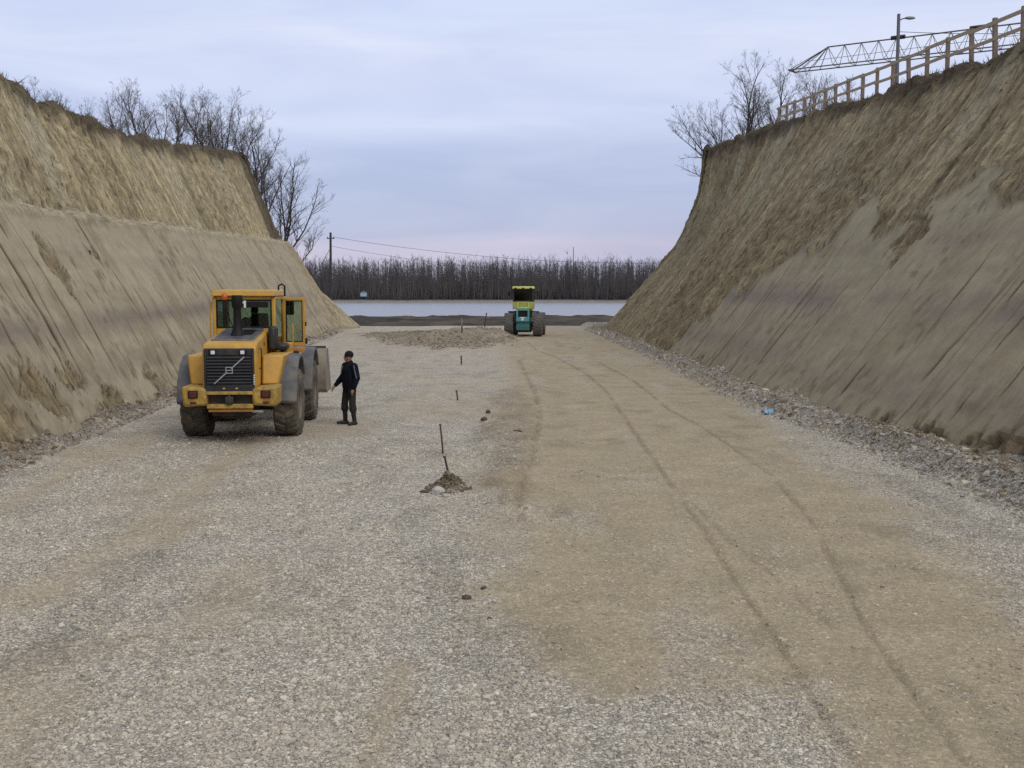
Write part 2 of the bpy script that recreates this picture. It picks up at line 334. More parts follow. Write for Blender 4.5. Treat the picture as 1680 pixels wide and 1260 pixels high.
def road_mat():
    m, t, b = new_mat('gravel_and_sand'); ln = t.links.new
    tcn = t.nodes.new('ShaderNodeTexCoord')
    a = t.nodes.new('ShaderNodeAttribute'); a.attribute_name = 'tone'
    mk = t.nodes.new('ShaderNodeAttribute'); mk.attribute_name = 'stony'
    def vor(scale, feat='F1'):
        v = t.nodes.new('ShaderNodeTexVoronoi'); v.feature = feat; v.inputs['Scale'].default_value = scale
        ln(tcn.outputs['Object'], v.inputs['Vector']); return v
    v1 = vor(26); v2 = vor(55); ve = vor(26, 'DISTANCE_TO_EDGE')
    sp = t.nodes.new('ShaderNodeSeparateColor'); ln(v1.outputs['Color'], sp.inputs[0])
    sp2 = t.nodes.new('ShaderNodeSeparateColor'); ln(v2.outputs['Color'], sp2.inputs[0])
    def mrange(s, a0, a1, b0, b1):
        r = t.nodes.new('ShaderNodeMapRange'); ln(s, r.inputs[0])
        for i, q in enumerate((a0, a1, b0, b1)): r.inputs[i + 1].default_value = q
        return r.outputs[0]
    def mth(op, p, q):
        r = t.nodes.new('ShaderNodeMath'); r.operation = op
        for i, z in enumerate((p, q)):
            if isinstance(z, (int, float)): r.inputs[i].default_value = z
            else: ln(z, r.inputs[i])
        return r.outputs[0]
    g = mth('MULTIPLY', mrange(sp.outputs[0], 0, 1, .62, 1.38), mrange(sp2.outputs[1], 0, 1, .78, 1.22))
    g = mth('MULTIPLY', g, mrange(ve.outputs['Distance'], 0, .14, .42, 1.06))
    n = t.nodes.new('ShaderNodeTexNoise'); n.inputs['Scale'].default_value = 70; n.inputs['Detail'].default_value = 4; ln(tcn.outputs['Object'], n.inputs[0])
    s_ = mrange(n.outputs['Fac'], .3, .7, .82, 1.18)
    spk = mrange(sp.outputs[1], .86, .90, 0, 1)          # scattered pale stones bedded in the sand
    s_ = mth('ADD', s_, mth('MULTIPLY', spk, .35))
    mixf = t.nodes.new('ShaderNodeMix'); ln(mrange(mk.outputs['Fac'], 0, .8, .30, 1), mixf.inputs[0]); ln(s_, mixf.inputs[2]); ln(g, mixf.inputs[3])
    nb = t.nodes.new('ShaderNodeTexNoise'); nb.inputs['Scale'].default_value = 1.1; nb.inputs['Detail'].default_value = 8; nb.inputs['Roughness'].default_value = .65; ln(tcn.outputs['Object'], nb.inputs[0])
    big = mrange(nb.outputs['Fac'], .3, .7, .86, 1.14)
    tot = mth('MULTIPLY', mixf.outputs[0], big)
    sc_ = t.nodes.new('ShaderNodeVectorMath'); sc_.operation = 'SCALE'; ln(a.outputs['Color'], sc_.inputs[0]); ln(tot, sc_.inputs['Scale'])
    ln(sc_.outputs[0], b.inputs['Base Color']); b.inputs['Roughness'].default_value = .95; b.inputs['Specular IOR Level'].default_value = .15
    hh = mth('ADD', mth('MULTIPLY', mth('MULTIPLY', ve.outputs['Distance'], mk.outputs['Fac']), 3.), mth('MULTIPLY', n.outputs['Fac'], .5))
    bp = t.nodes.new('ShaderNodeBump'); bp.inputs['Strength'].default_value = .7; bp.inputs['Distance'].default_value = .015; ln(hh, bp.inputs['Height']); ln(bp.outputs[0], b.inputs['Normal'])
    return m
M['road'] = road_mat()
def water_mat():
    m, t, b = new_mat('river_water'); ln = t.links.new
    b.inputs['Base Color'].default_value = (.30, .31, .34, 1); b.inputs['Roughness'].default_value = .3; b.inputs['IOR'].default_value = 1.33
    tcn = t.nodes.new('ShaderNodeTexCoord'); mpn = t.nodes.new('ShaderNodeMapping'); mpn.inputs['Scale'].default_value = (.25, .6, 1); ln(tcn.outputs['Object'], mpn.inputs[0])
    n = t.nodes.new('ShaderNodeTexNoise'); n.inputs['Scale'].default_value = 1; n.inputs['Detail'].default_value = 5; ln(mpn.outputs[0], n.inputs[0])
    bp = t.nodes.new('ShaderNodeBump'); bp.inputs['Strength'].default_value = 1; bp.inputs['Distance'].default_value = .5; ln(n.outputs['Fac'], bp.inputs['Height']); ln(bp.outputs[0], b.inputs['Normal'])
    return m
M['water'] = water_mat()

# ------------------------------------------------------------------ the roadbed: heights and surface
def seg_dist(x, y, line):
    d = np.full(x.shape, 1e9)
    for (ax, ay), (bx, by) in zip(line[:-1], line[1:]):
        dx, dy = bx - ax, by - ay; L2 = dx * dx + dy * dy + 1e-12
        t = np.clip(((x - ax) * dx + (y - ay) * dy) / L2, 0, 1)
        d = np.minimum(d, np.hypot(x - ax - t * dx, y - ay - t * dy))
    return d
def poly_sd(x, y, poly):
    """signed distance, positive inside"""
    ins = np.zeros(x.shape, bool); n = len(poly)
    for i in range(n):
        (ax, ay), (bx, by) = poly[i], poly[(i + 1) % n]
        c = (ay > y) != (by > y)
        xx = (bx - ax) * (y - ay) / ((by - ay) if by != ay else 1e-9) + ax
        ins ^= c & (x < xx)
    d = seg_dist(x, y, list(poly) + [poly[0]])
    return np.where(ins, d, -d)
RUT1 = [(1.0, 70), (1.34, 60.03), (2.11, 54.28), (2.88, 43.13), (3.02, 36), (2.98, 33.43), (2.85, 28), (2.76, 24.64), (2.66, 20.19), (2.59, 17.09), (2.54, 14.06), (2.44, 11.67), (2.38, 9.28), (2.3, 7.58), (2.25, 5)]
RUT1B = [(2.68, 17.64), (2.7, 16.58), (2.78, 13.71), (2.9, 12.19), (2.95, 11.08), (3.03, 10.15)]
RUT2 = [(3.9, 50), (4.37, 39.24), (4.3, 33), (4.25, 29.57), (4.47, 25.77), (4.51, 21.77), (4.51, 19.15), (4.26, 16.1), (4.07, 14.42), (3.64, 11.92), (3.34, 10.15), (3.25, 9.28), (3.12, 8), (2.95, 6)]
RUT3 = [(.29, 51.8), (.69, 35.53), (.72, 31), (.68, 27.01), (.34, 20.19), (.15, 17.64), (.04, 15.22)]
CROSS = [(-5.12, 29.57), (-3.58, 29.11), (-1.81, 27.01), (-.73, 26.13), (.15, 27.01)]
SAND = [(-1.87, 67), (-.72, 51.8), (0, 35.5), (.14, 25.8), (-.4, 17.6), (.09, 15.2), (-.2, 11.9), (-.3, 10.54), (.11, 9.28), (.67, 8.35), (1.61, 8.29), (2.29, 8.55), (2.22, 7.92), (2.05, 6), (2.0, 3), (8, 3), (5.6, 9.6), (5.15, 10.9), (5.57, 13.7), (5.75, 17.6), (6.08, 23.6), (6.6, 30), (7.4, 35.5), (7.5, 51.8), (7.2, 71.3), (7, 104), (-1, 104)]
TANS = [[(-7.3, 12), (-7.61, 16.1), (-7.8, 18.5), (-8.05, 21.8), (-8.17, 25.2)], [(-5.0, 11), (-4.98, 13.4), (-4.97, 15.2), (-5.49, 21.8), (-5.55, 23.6)],
        [(-5.9, 10), (-5.38, 11.3), (-5.09, 12.3), (-4.56, 13.7), (-4.49, 15.7)], [(-.98, 6), (-.98, 7.1), (-.93, 8.2), (-.94, 9.1)]]
BROWN = [(-12.3, 85), (-7.4, 66.3), (-4.05, 60.7), (-1.4, 62), (0, 71), (.4, 80), (-2.2, 90), (-5.7, 92), (-9.2, 88)]
BROWN2 = [(-.75, 27), (-.75, 33.4), (.21, 37.9), (.7, 31.6), (.59, 23.6), (.17, 15.2), (-.27, 16.1), (-.57, 20.2)]
toeLx = lambda y: -9.65 - .07 * (y - 20.7)
toeRx = lambda y: np.interp(y, [-20, 17.6, 23, 39, 63, 82, 95, 110], [9.3, 8.32, 7.9, 7.44, 7.4, 7.3, 7.5, 8])
bermR = lambda y: np.interp(y, [-20, 14.4, 20.9, 27, 34.5, 51.8, 87], [7.4, 7.4, 7.25, 6.98, 6.65, 6.75, 6.5])
MOUND = (-1.03, 17.6)
def road_h(x, y):
    x = np.asarray(x, float); y = np.asarray(y, float)
    h = .03 * (fbm(x * .5, y * .35, 3) - .5) + .035 * (fbm(x * 2.2, y * 2.2, 4) - .5)
    for line, dp, wd in ((RUT1, .036, .036), (RUT1B, .025, .034), (RUT2, .03, .034), (RUT3, .06, .07), (CROSS, .03, .05)):
        d = seg_dist(x, y, line) + .07 * (vnoise(x * 7, y * 5, 9) - .5)
        h = h - dp * np.exp(-(d / wd) ** 2) * (.3 + 1.0 * vnoise(x * 1.5, y * 1.1, 8)) + .25 * dp * np.exp(-((d - .10) / .045) ** 2)
    for line in TANS[:3]:
        d = seg_dist(x, y, line); h = h - .03 * np.exp(-(d / .28) ** 2)
    m = np.hypot((x - MOUND[0]) / .30, (y - MOUND[1]) / .42)
    h = h + .24 * np.clip(1 - m + .5 * (fbm(x * 5, y * 5, 21) - .5), 0, 1)
    bs = poly_sd(x, y, BROWN)
    h = h + sstep(-1.5, 4, bs) * (.04 + .12 * fbm(x * .9, y * .6, 31)) + .05 * sstep(0, .6, bs) * fbm(x * 3, y * 3, 37)
    rid = np.exp(-((y - 78 - .8 * (x + 2)) / 2.4) ** 2) * sstep(-9, -4, x) * (1 - sstep(-1.2, .6, x))
    h = h + rid * (.32 + .4 * fbm(x * 1.3, y * 1.3, 41))
    h = h + .13 * sstep(-.25, .35, poly_sd(x, y, BROWN2)) * fbm(x * 3, y * 2, 43)
    # rubble heaped along the toes
    br = bermR(y) + .25 * (vnoise(y * .7, 0 * y, 51) - .5); tr = toeRx(y)
    h = h + sstep(0, .5, x - br) * (.16 + .25 * fbm(x * 2.5, y * 1.6, 53)) * (.6 + .8 * vnoise(y * .5, y * 0, 55))
    tl = toeLx(y) + .35 + .5 * (vnoise(y * .45, 0 * y, 57) - .5)
    h = h + sstep(0, .5, tl - x) * (.10 + .25 * fbm(x * 2.5, y * 1.6, 59))
    h = h - 1.9 * sstep(104, 112, y + 2 * (vnoise(x * .3, x * 0, 61) - .5))
    return h

GRAVEL = np.array([.56, .502, .408]); SANDC = np.array([.40, .325, .212])
def road_tone(x, y):
    n = fbm(x * .9, y * .45, 71, 5); n2_ = fbm(x * 2.3, y * 1.4, 73, 4)
    ek = np.clip((y - 6) / 9, .22, 1); sd = (poly_sd(x, y, SAND) + ek * (1.5 * (n - .5) + 1.3 * (n2_ - .5)) + .5 * (fbm(x * 7, y * 5, 72, 3) - .5)) / (.35 + .65 * ek)
    s = sstep(-.8, .8, sd) * (.55 + .40 * sstep(.35, .6, fbm(x * 1.2, y * .4, 75) + .12))
    front = np.exp(-((y - 8.35) / .1) ** 2)
    for i, line in enumerate(TANS):
        wd = (.28, .4, .3, .16)[i]
        s = np.maximum(s, .75 * np.exp(-(seg_dist(x, y, line) / wd) ** 2) * (.4 + .9 * n2_))
    s = np.maximum(s, .6 * sstep(.44, .66, fbm(x * .5, y * .28, 77, 5)) * (x < 1))
    s = np.maximum(s, .35 * sstep(30, 60, y))
    c = mixc(np.broadcast_to(GRAVEL, x.shape + (3,)), SANDC, s)
    # pale trodden surface on the far left lane
    pale = sstep(26, 46, y) * sstep(.6, -1.5, x) * .55
    c = mixc(c, (.54, .485, .40), pale)
    b = sstep(-1.2, 2.2, poly_sd(x, y, BROWN) + 2.5 * (n2_ - .5) + 1.5 * (n - .5)); c = mixc(c, (.24, .195, .135), b * (.6 + .4 * n))
    b2 = sstep(-.15, .3, poly_sd(x, y, BROWN2) + .9 * (n2_ - .5)); c = mixc(c, (.31, .245, .16), b2 * .55)
    m = np.hypot((x - MOUND[0]) / .27, (y - MOUND[1]) / .42) + .7 * (n2_ - .5); mk = 1 - sstep(.75, 1.05, m)
    c = mixc(c, (.15, .115, .07), mk)
    for line in (RUT1, RUT1B, RUT2, RUT3):
        d = seg_dist(x, y, line); c = mixc(c, (.17, .128, .08), .5 * np.exp(-((d + .05 * (n2_ - .5)) / (.022 + .0012 * y)) ** 2) * np.clip(2.6 * n2_ - .6, 0, 1.2))
    bl = sstep(0, .6, toeLx(y) + .6 - x + .8 * (n2_ - .5)); c = mixc(c, (.23, .185, .13), bl * .85)
    br = sstep(0, .5, x - bermR(y) - .1 + .6 * (n2_ - .5)); c = mixc(c, (.30, .265, .215), br * .75)
    # damp dark patches
    dk = sstep(.60, .74, fbm(x * 1.4 + 9, y * .7, 79, 5)); c = c * (1 - .16 * dk[..., None])
    stony = np.clip(1 - s * .95 - mk - b * .5, 0, 1)
    return c, stony
def frange(a, b, k, mn):
    r = [a]
    while r[-1] < b: r.append(r[-1] + max(mn, k * r[-1]))
    return np.array(r)
ys = np.concatenate([np.arange(-12, 5, 1.), frange(5, 113, .0062, .03)])
xs = np.unique(np.concatenate([np.arange(-24, -12, .5), np.arange(-12, -8, .14), np.arange(-8, -2, .08), np.arange(-2, 1.9, .07), np.arange(1.9, 4.8, .035), np.arange(4.8, 5.2, .06), np.arange(5.2, 8.6, .08), np.arange(8.6, 11, .3)]))
XX, YY = np.meshgrid(xs, ys, indexing='xy')
HH = road_h(XX, YY)
C, ST = road_tone(XX, YY)
o = grid_mesh('gravel_road', np.stack([XX, YY, HH], -1).transpose(1, 0, 2), M['road'], {'tone': C.transpose(1, 0, 2), 'stony': np.repeat(ST[..., None], 3, -1).transpose(1, 0, 2)})
tag(o, 'grey gravel and ochre sand roadbed running down the cutting to the river', 'road', kind='structure')

# ------------------------------------------------------------------ ground sheet to the horizon
gy = np.unique(np.concatenate([np.arange(-300, 100, 20.), np.arange(100, 300, 2.), np.arange(300, 640, 20.), np.arange(640, 760, 4.), np.array([800, 900, 1200, 2000, 4000, 7000])]))
gx = np.unique(np.concatenate([np.arange(-170, 170.1, 2.2), np.linspace(-3000, -180, 24), np.linspace(180, 3000, 24)]))
GX, GY = np.meshgrid(gx, gy, indexing='ij')
gz = -.35 - 2.0 * sstep(106, 128, GY)
gz = gz + sstep(130, 170, GY) * (1 - sstep(248, 276, GY)) * (.35 * fbm(GX * .11, GY * .2, 91) - .25 + .5 * sstep(.5, .7, fbm(GX * .33, GY * .3, 92, 5)))
gz = gz - 3.2 * sstep(256, 290, GY) + 4.6 * sstep(640, 700, GY + 6 * (fbm(GX * .03, GY * 0, 93) - .5))
gc = np.broadcast_to(np.array([.06, .05, .038]), GX.shape + (3,)).copy()
gc = mixc(gc, (.115, .088, .058), sstep(.42, .62, fbm(GX * .07, GY * .09, 94)) * .7); gc = mixc(gc, (.035, .032, .025), sstep(.5, .62, fbm(GX * .25, GY * .2, 95)) * .8)
gc = mixc(gc, (.20, .17, .12), 1 - sstep(112, 150, GY))
gc = mixc(gc, (.26, .235, .215), sstep(600, 640, GY)); gc = mixc(gc, (.05, .045, .04), sstep(684, 700, GY))
o = grid_mesh('ground', np.stack([GX, GY, gz], -1), M['ground'], {'tone': gc})
tag(o, 'dark muddy river flats and far shore', 'ground', kind='structure')
wm = MB(); wm.add([(-2500, 240, -3), (2500, 240, -3), (2500, 690, -3), (-2500, 690, -3)], [(0, 1, 2, 3)])
o = wm.build('river', M['water'], smooth=0); tag(o, 'pale rippled river reflecting the cloudy sky', 'river', kind='structure')

# ------------------------------------------------------------------ the two cut banks
crestRz = lambda y: np.interp(y, [-20, 0, 33, 45, 67, 88, 120], [7, 8, 10.5, 11.4, 13, 14.5, 15])
crestLz = lambda y: np.interp(y, [-20, 20, 35.3, 41.7, 50.8, 60, 71, 91, 120], [9.0, 9.6, 9.9, 9.95, 10.35, 11.1, 12.2, 14.35, 15.5])
crestLx = lambda y: -16.5 - .1018 * (y - 35.3)
def left_ctrl(Y):
    xt = toeLx(Y); xb = -13.2 - .0879 * (Y - 28.4); zb = 5.33 + .03 * (Y - 28.4); xc = crestLx(Y); zc = float(crestLz(Y))
    return [(xt + .6, Y, -.9), (xt, Y, 0), ((xt + xb) / 2 + .1, Y, zb / 2), (xb, Y, zb), (xb - .75, Y, zb + .14), ((xb - .75 + xc) / 2 + .1, Y, (zb + zc) / 2), (xc, Y, zc), (xc - 1.5, Y, zc + .2), (xc - 30, Y, zc + .7), (xc - 140, Y, zc + 1)]
def right_ctrl(Y):
    xt = float(toeRx(Y)); xc = 15.6; zc = float(crestRz(Y)); t = float(sstep(52, 88, Y)); run = xc - xt
    near = [(.31, .30), (.56, .55), (.63, .62), (.83, .82)]; end = [(.447, .287), (.71, .46), (.80, .56), (.935, .76)]
    r = [(xt - .6, Y, -.9), (xt, Y, 0)]
    for (a, b), (c, d) in zip(near, end): r.append((xt + run * (a + (c - a) * t), Y, zc * (b + (d - b) * t)))
    return r + [(xc, Y, zc), (xc + 1.5, Y, zc + .05), (xc + 30, Y, zc + .6), (xc + 140, Y, zc + 1)]
def corner_ctrl(side, Cx, Cy, zc, rows):
    """rows: phi, r_toe, z_toe, radii and heights of the middle points"""
    out_ = []
    for phi, rt, zt, mids in rows:
        d = Vector((side * math.cos(R(phi)), math.sin(R(phi)), 0)); c = Vector((Cx, Cy, 0))
        r = [tuple(c + d * (rt + .6) + Vector((0, 0, zt - .9))), tuple(c + d * rt + Vector((0, 0, zt)))]
        for rr, zz in mids: r.append(tuple(c + d * rr + Vector((0, 0, zz))))
        cr_ = c + d * .25 + Vector((0, 0, zc)); r.append(tuple(cr_))
        bk = c + Vector((-side * .9, -.9, zc - .5)); r += [tuple(bk)] * 3
        out_.append(r)
    return out_
def make_bank(side):
    ctrl = left_ctrl if side > 0 else right_ctrl
    Yend = 91. if side > 0 else 88.
    Ys = np.concatenate([np.arange(-25, 12, 1.5), frange(12, Yend, .0016, .02)]); Ys[-1] = Yend
    rows = [ctrl(float(y)) for y in Ys]; us = list(Ys)
    if side > 0:
        Cx, zc = float(crestLx(91.)), float(crestLz(91.))
        cs = [(10, 7.7, 0, [(5.4, 3.5), (3.7, 7.1), (2.9, 7.4), (1.4, 10.9)]), (25, 8.9, 0, [(6.1, 3.5), (4.1, 7.0), (3.2, 7.4), (1.5, 10.9)]),
              (45, 12, -.2, [(7.6, 3.2), (4.9, 6.7), (3.5, 7.3), (1.7, 10.8)]), (62, 15.5, -.6, [(9.2, 3), (5.4, 6.4), (3.7, 7.2), (1.9, 10.8)]),
              (80, 17.5, -1.2, [(10.5, 2.8), (6, 6.2), (4, 7.1), (2, 10.8)]), (90, 18, -1.6, [(11, 2.7), (6.3, 6.1), (4.2, 7.), (2.1, 10.7)])]
    else:
        Cx, zc = 15.6, 14.5
        cs = [(12, 8.4, 0, [(4.8, 4.1), (2.6, 6.7), (1.8, 8.1), (.65, 11)]), (35, 9.4, -.1, [(5.2, 4.1), (2.9, 6.7), (2., 8.1), (.8, 11)]),
              (60, 11, -.6, [(6.2, 4), (3.6, 6.6), (2.6, 8), (1.1, 11)]), (90, 13, -1.6, [(7.5, 3.8), (4.4, 6.5), (3.2, 8), (1.5, 11)])]
    cr_rows = corner_ctrl(side, Cx, Yend, zc, cs)
    keys = [rows[-1]] + cr_rows; ph = [0] + [c[0] for c in cs]
    K = np.array(keys)
    dense = np.linspace(0, 90, 90)[1:]
    for p in dense:
        j = min(np.searchsorted(ph, p, side='left'), len(ph) - 1); j0 = max(j - 1, 0)
        t = (p - ph[j0]) / max(ph[j] - ph[j0], 1e-6)
        rows.append([tuple(K[j0, k] * (1 - t) + K[j, k] * t) for k in range(10)]); us.append(Yend + R(p) * 9)
    last = np.array(rows[-1])
    for s_ in (1, 3, 8, 20, 50, 138):
        q = last.copy(); q[:, 0] -= side * s_; q[6:, 2] += min(1, s_ * .012); rows.append([tuple(k) for k in q]); us.append(us[-1] + 3)
    CP = np.array(rows); us = np.array(us)
    sub = [2, 29, 29, 8, 29, 29, 8, 8, 3]
    segs = [CP[:, 0:1]]
    for k, n in enumerate(sub):
        t = (np.arange(1, n + 1) / n)[None, :, None]
        segs.append(CP[:, k:k + 1] * (1 - t) + CP[:, k + 1:k + 2] * t)
    P = np.concatenate(segs, 1)
    nu, nv = P.shape[:2]
    toe_i = 2; bench0 = 2 + 58; bench1 = bench0 + 8; crest_i = bench1 + 58
    # round the profile a little
    for _ in range(3):
        Q = P.copy(); Q[:, 3:-12] = .25 * P[:, 2:-13] + .5 * P[:, 3:-12] + .25 * P[:, 4:-11]; P = Q
    dv = np.linalg.norm(np.diff(P, axis=1), axis=2); V = np.concatenate([np.zeros((nu, 1)), np.cumsum(dv, 1)], 1); V = V - V[:, toe_i:toe_i + 1]
    U = np.repeat(us[:, None], nv, 1)
    du = np.gradient(P, axis=0); dvv = np.gradient(P, axis=1)
    N = np.cross(du, dvv); N /= np.linalg.norm(N, axis=2, keepdims=True) + 1e-9
    flip = np.sign((N[..., 2] + .2 * side * N[..., 0])); flip[flip == 0] = 1; N *= flip[..., None]
    idx = np.repeat(np.arange(nv)[None], nu, 0); Z = P[..., 2].copy()
    sd = 100 if side > 0 else 300
    crestd = V[:, crest_i:crest_i + 1] - V                        # metres below the crest
    nlow = fbm(U * .35, V * .4, sd, 4); nmid = fbm(U * 1.1, V * .8, sd + 1, 4)
    if side > 0:
        smooth = (1 - sstep(bench0 - 3, bench0 + 2, idx)) * (1 - sstep(86, 97, U + 5 * (nlow - .5)))
    else:
        bz = np.interp(U, [0, 38, 43, 49, 53, 57], [5.7, 5.7, 4.4, 2.7, 1.3, -.8]) + 1.6 * (nlow - .5)
        cell = np.floor(U / 1.7 + .25 * vnoise(U * .3, V * 0, sd + 5)); bz = bz + 1.3 * (ihash(cell, cell * 0, sd + 6) - .5)
        smooth = 1 - sstep(-.06, .10, Z - bz)
    slope = sstep(0, 2, idx - toe_i) * (1 - sstep(crest_i - 1, crest_i + 6, idx))
    # scars where the trowelled skin has broken away
    scar = np.zeros_like(U); sn = fbm(U * 1.6, V * 1.3, sd + 80, 5); sn2 = fbm(U * 4.5, V * 2.2, sd + 81, 3)
    for su, sv, ru, rv in ([(30, 4.4, .7, .8), (24.2, 1.0, 1.1, .7), (26.3, 1.2, .8, .5), (33, .5, .7, .6), (21.2, .5, 1.2, .7), (34.5, 5.0, .5, .3), (28, .3, 1.2, .4), (46, .5, 1.4, .4)] if side > 0 else
                           [(31.7, 6.2, .7, 1.2), (23.5, .2, .7, .5), (21.5, .2, 1.3, .4), (19, .3, 1.6, .5), (63, 3.4, 1.2, 1.0), (34.5, 6.6, .7, .5), (45, .4, 1.3, .4)]):
        dd_ = np.hypot((U - su) / ru, (V - sv) / rv); near = dd_ < 2.2
        scar[near] = np.maximum(scar[near], sstep(.0, .22, (1 - dd_ + 1.9 * (sn - .5) + .9 * (sn2 - .5)))[near])
    scar *= slope; smooth = smooth * (1 - scar)
    rough = (1 - smooth) * slope
    # bucket passes: facets with hard edges and shallow ledges
    lean = .02 * V * side
    q = (U + lean) / 1.15 + .9 * (vnoise((U + lean) * .45, V * .12, sd + 7) - .5)
    ci = np.floor(q); fr = q - ci
    ledge = ihash(ci, np.floor((V + 3 * ihash(ci, ci * 0, sd + 8)) / (1.6 + 2.2 * ihash(ci, ci * 0, sd + 9))), sd + 10)
    act = sstep(.36, .55, vnoise(ci * 7.13, V * .45 + ci * 3.7, sd + 11))
    d = smooth * (.03 * fr * (.3 + act) + .025 * (ledge - .5) + .06 * (nlow - .5) + .02 * (fbm(U * 2.5, V * 2, sd + 13) - .5))
    # long single gouges left by the bucket corners
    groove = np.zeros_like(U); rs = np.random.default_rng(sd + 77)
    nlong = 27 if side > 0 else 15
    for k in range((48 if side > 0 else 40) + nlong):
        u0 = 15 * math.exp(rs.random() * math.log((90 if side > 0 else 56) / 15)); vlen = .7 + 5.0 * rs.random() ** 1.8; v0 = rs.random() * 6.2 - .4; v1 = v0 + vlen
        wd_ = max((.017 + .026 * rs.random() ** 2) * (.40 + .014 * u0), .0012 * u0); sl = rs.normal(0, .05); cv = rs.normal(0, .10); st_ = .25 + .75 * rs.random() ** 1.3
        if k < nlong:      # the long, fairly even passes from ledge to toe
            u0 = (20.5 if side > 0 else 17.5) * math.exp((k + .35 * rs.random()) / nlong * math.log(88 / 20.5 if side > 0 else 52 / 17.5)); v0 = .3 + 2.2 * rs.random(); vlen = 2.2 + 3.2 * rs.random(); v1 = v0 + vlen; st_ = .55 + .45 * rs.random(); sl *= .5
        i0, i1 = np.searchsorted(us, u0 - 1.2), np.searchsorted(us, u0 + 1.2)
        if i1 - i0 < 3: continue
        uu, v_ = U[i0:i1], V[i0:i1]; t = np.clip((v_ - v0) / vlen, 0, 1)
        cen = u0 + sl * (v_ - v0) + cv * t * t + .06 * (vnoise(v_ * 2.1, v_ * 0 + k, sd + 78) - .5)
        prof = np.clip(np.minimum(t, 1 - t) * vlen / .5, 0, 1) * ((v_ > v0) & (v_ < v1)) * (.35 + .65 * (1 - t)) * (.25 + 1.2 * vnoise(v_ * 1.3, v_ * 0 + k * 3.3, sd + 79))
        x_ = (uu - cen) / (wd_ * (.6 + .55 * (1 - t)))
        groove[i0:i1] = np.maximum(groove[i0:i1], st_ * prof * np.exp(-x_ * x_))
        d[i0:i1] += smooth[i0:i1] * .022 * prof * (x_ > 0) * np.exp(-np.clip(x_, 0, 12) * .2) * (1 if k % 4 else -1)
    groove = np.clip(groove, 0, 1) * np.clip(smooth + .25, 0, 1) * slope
    d = d - .13 * groove
    # torn, tooth-scratched soil
    f1 = vnoise((U + lean * 1.5) * 4.6, V * .22, sd + 20); f2 = vnoise((U + lean * 1.5) * 2.1, V * .16, sd + 21); f3 = vnoise((U + lean * 1.5) * 8, V * .45, sd + 22)
    lump = fbm(U * .9, V * .9, sd + 23, 5); blk = fbm(U * 3, V * 2.4, sd + 24, 3)
    torn = sstep(.45, .62, fbm(U * .22, V * .3, sd + 25))
    d = d + rough * (.17 * (f1 - .5) + .10 * (f2 - .5) + .12 * (f3 - .5) + .16 * (lump - .5) + (.06 + torn * .26) * (blk - .5))
    d = d + (1 - smooth) * slope * .06
    if side > 0: d = d + .05 * (nmid - .5) * np.exp(-((idx - bench1 + 4) / 6.) ** 2) * 3
    d = d - scar * (.16 + .10 * (sn2 - .5))
    # ragged lip
    lip = np.exp(-(crestd / .8) ** 2)
    lipn = fbm(U * 1.3, V * 1.3, sd + 30, 4) - .45
    d = d + lip * .55 * lipn
    base = np.exp(-(V / .7) ** 2) * (V > -1.5)
    d = d + base * (.18 * (fbm(U * 1.7, V * 1.5, sd + 31) - .35))
    far = sstep(crest_i + 8, crest_i + 12, idx)
    P = P + N * d[..., None]
    P[..., 2] += (lip * .45 * (vnoise(U * .55, V * 0, sd + 33) - .5) + .5 * sstep(crest_i, crest_i + 6, idx) * (1 - far) * (vnoise(U * .4, V * .2, sd + 34) - .45))
    if side > 0:
        P[..., 2] += .5 * sstep(crest_i - 3, crest_i + 4, idx) * (1 - far) * (1 - sstep(33, 44, U)) * vnoise(U * .4, V * 0, sd + 35)
    # ---- soil colours, with shade painted into the gouges and left end face
    if side > 0: cs_, cu = np.array([.392, .33, .225]), np.array([.39, .318, .19])
    else: cs_, cu = np.array([.33, .279, .186]), np.array([.295, .236, .142])
    c = mixc(np.broadcast_to(cu, P.shape).copy(), cs_, smooth)
    strk = fbm((U + lean * 1.5) * 3.3, V * .25, sd + 40, 3)
    c = c * (1 + (rough * (.8 * (strk - .5) + .6 * (f3 - .5) + .4 * (f1 - .5) + (.15 + .5 * torn) * (blk - .5)))[..., None])
    c = mixc(c, (.20, .155, .09), rough * torn * (.3 if side > 0 else .5))
    c = mixc(c, (.44, .385, .26) if side > 0 else (.36, .315, .215), rough * sstep(.55, .75, fbm(U * .5, V * .18, sd + 41)) * .7)
    zz = Z + .25 * (fbm(U * .25, V * .1, sd + 42) - .5)
    for z0, wz, k in (((2.35, .30, .75), (1.1, .35, .35), (4.3, .2, .2)) if side > 0 else ((2.9, .40, .9), (1.2, .5, .5), (4.6, .25, .4))):
        band = np.exp(-((zz - z0 - .010 * (U - 30)) / wz) ** 2) * sstep(.25, .5, fbm(U * .25, V * .5, sd + 43 + int(z0 * 10)))
        c = mixc(c, (.23, .185, .15), smooth * band * np.clip(k * 1.1, 0, .95))
    c = mixc(c, (.25, .20, .125), smooth * sstep(.58, .72, fbm(U * .7, V * .35, sd + 50, 5)) * .55)      # brown smears
    c = c * (1 + smooth * .22 * (fbm(U * .05, zz * 3.5, sd + 51, 4) - .5) + smooth * .10 * (fbm(U * .3, zz * 9, sd + 54, 3) - .5))[..., None]
    c = c * (1 + (smooth * .10 * (ihash(ci, np.floor((V + 3 * ihash(ci, ci * 0, sd + 8)) / 4.), sd + 60) - .5))[..., None])
    c = mixc(c, (.095, .066, .036), np.clip(groove * 3.2, 0, .96))  # deep shade of the gouges, painted into the soil colour
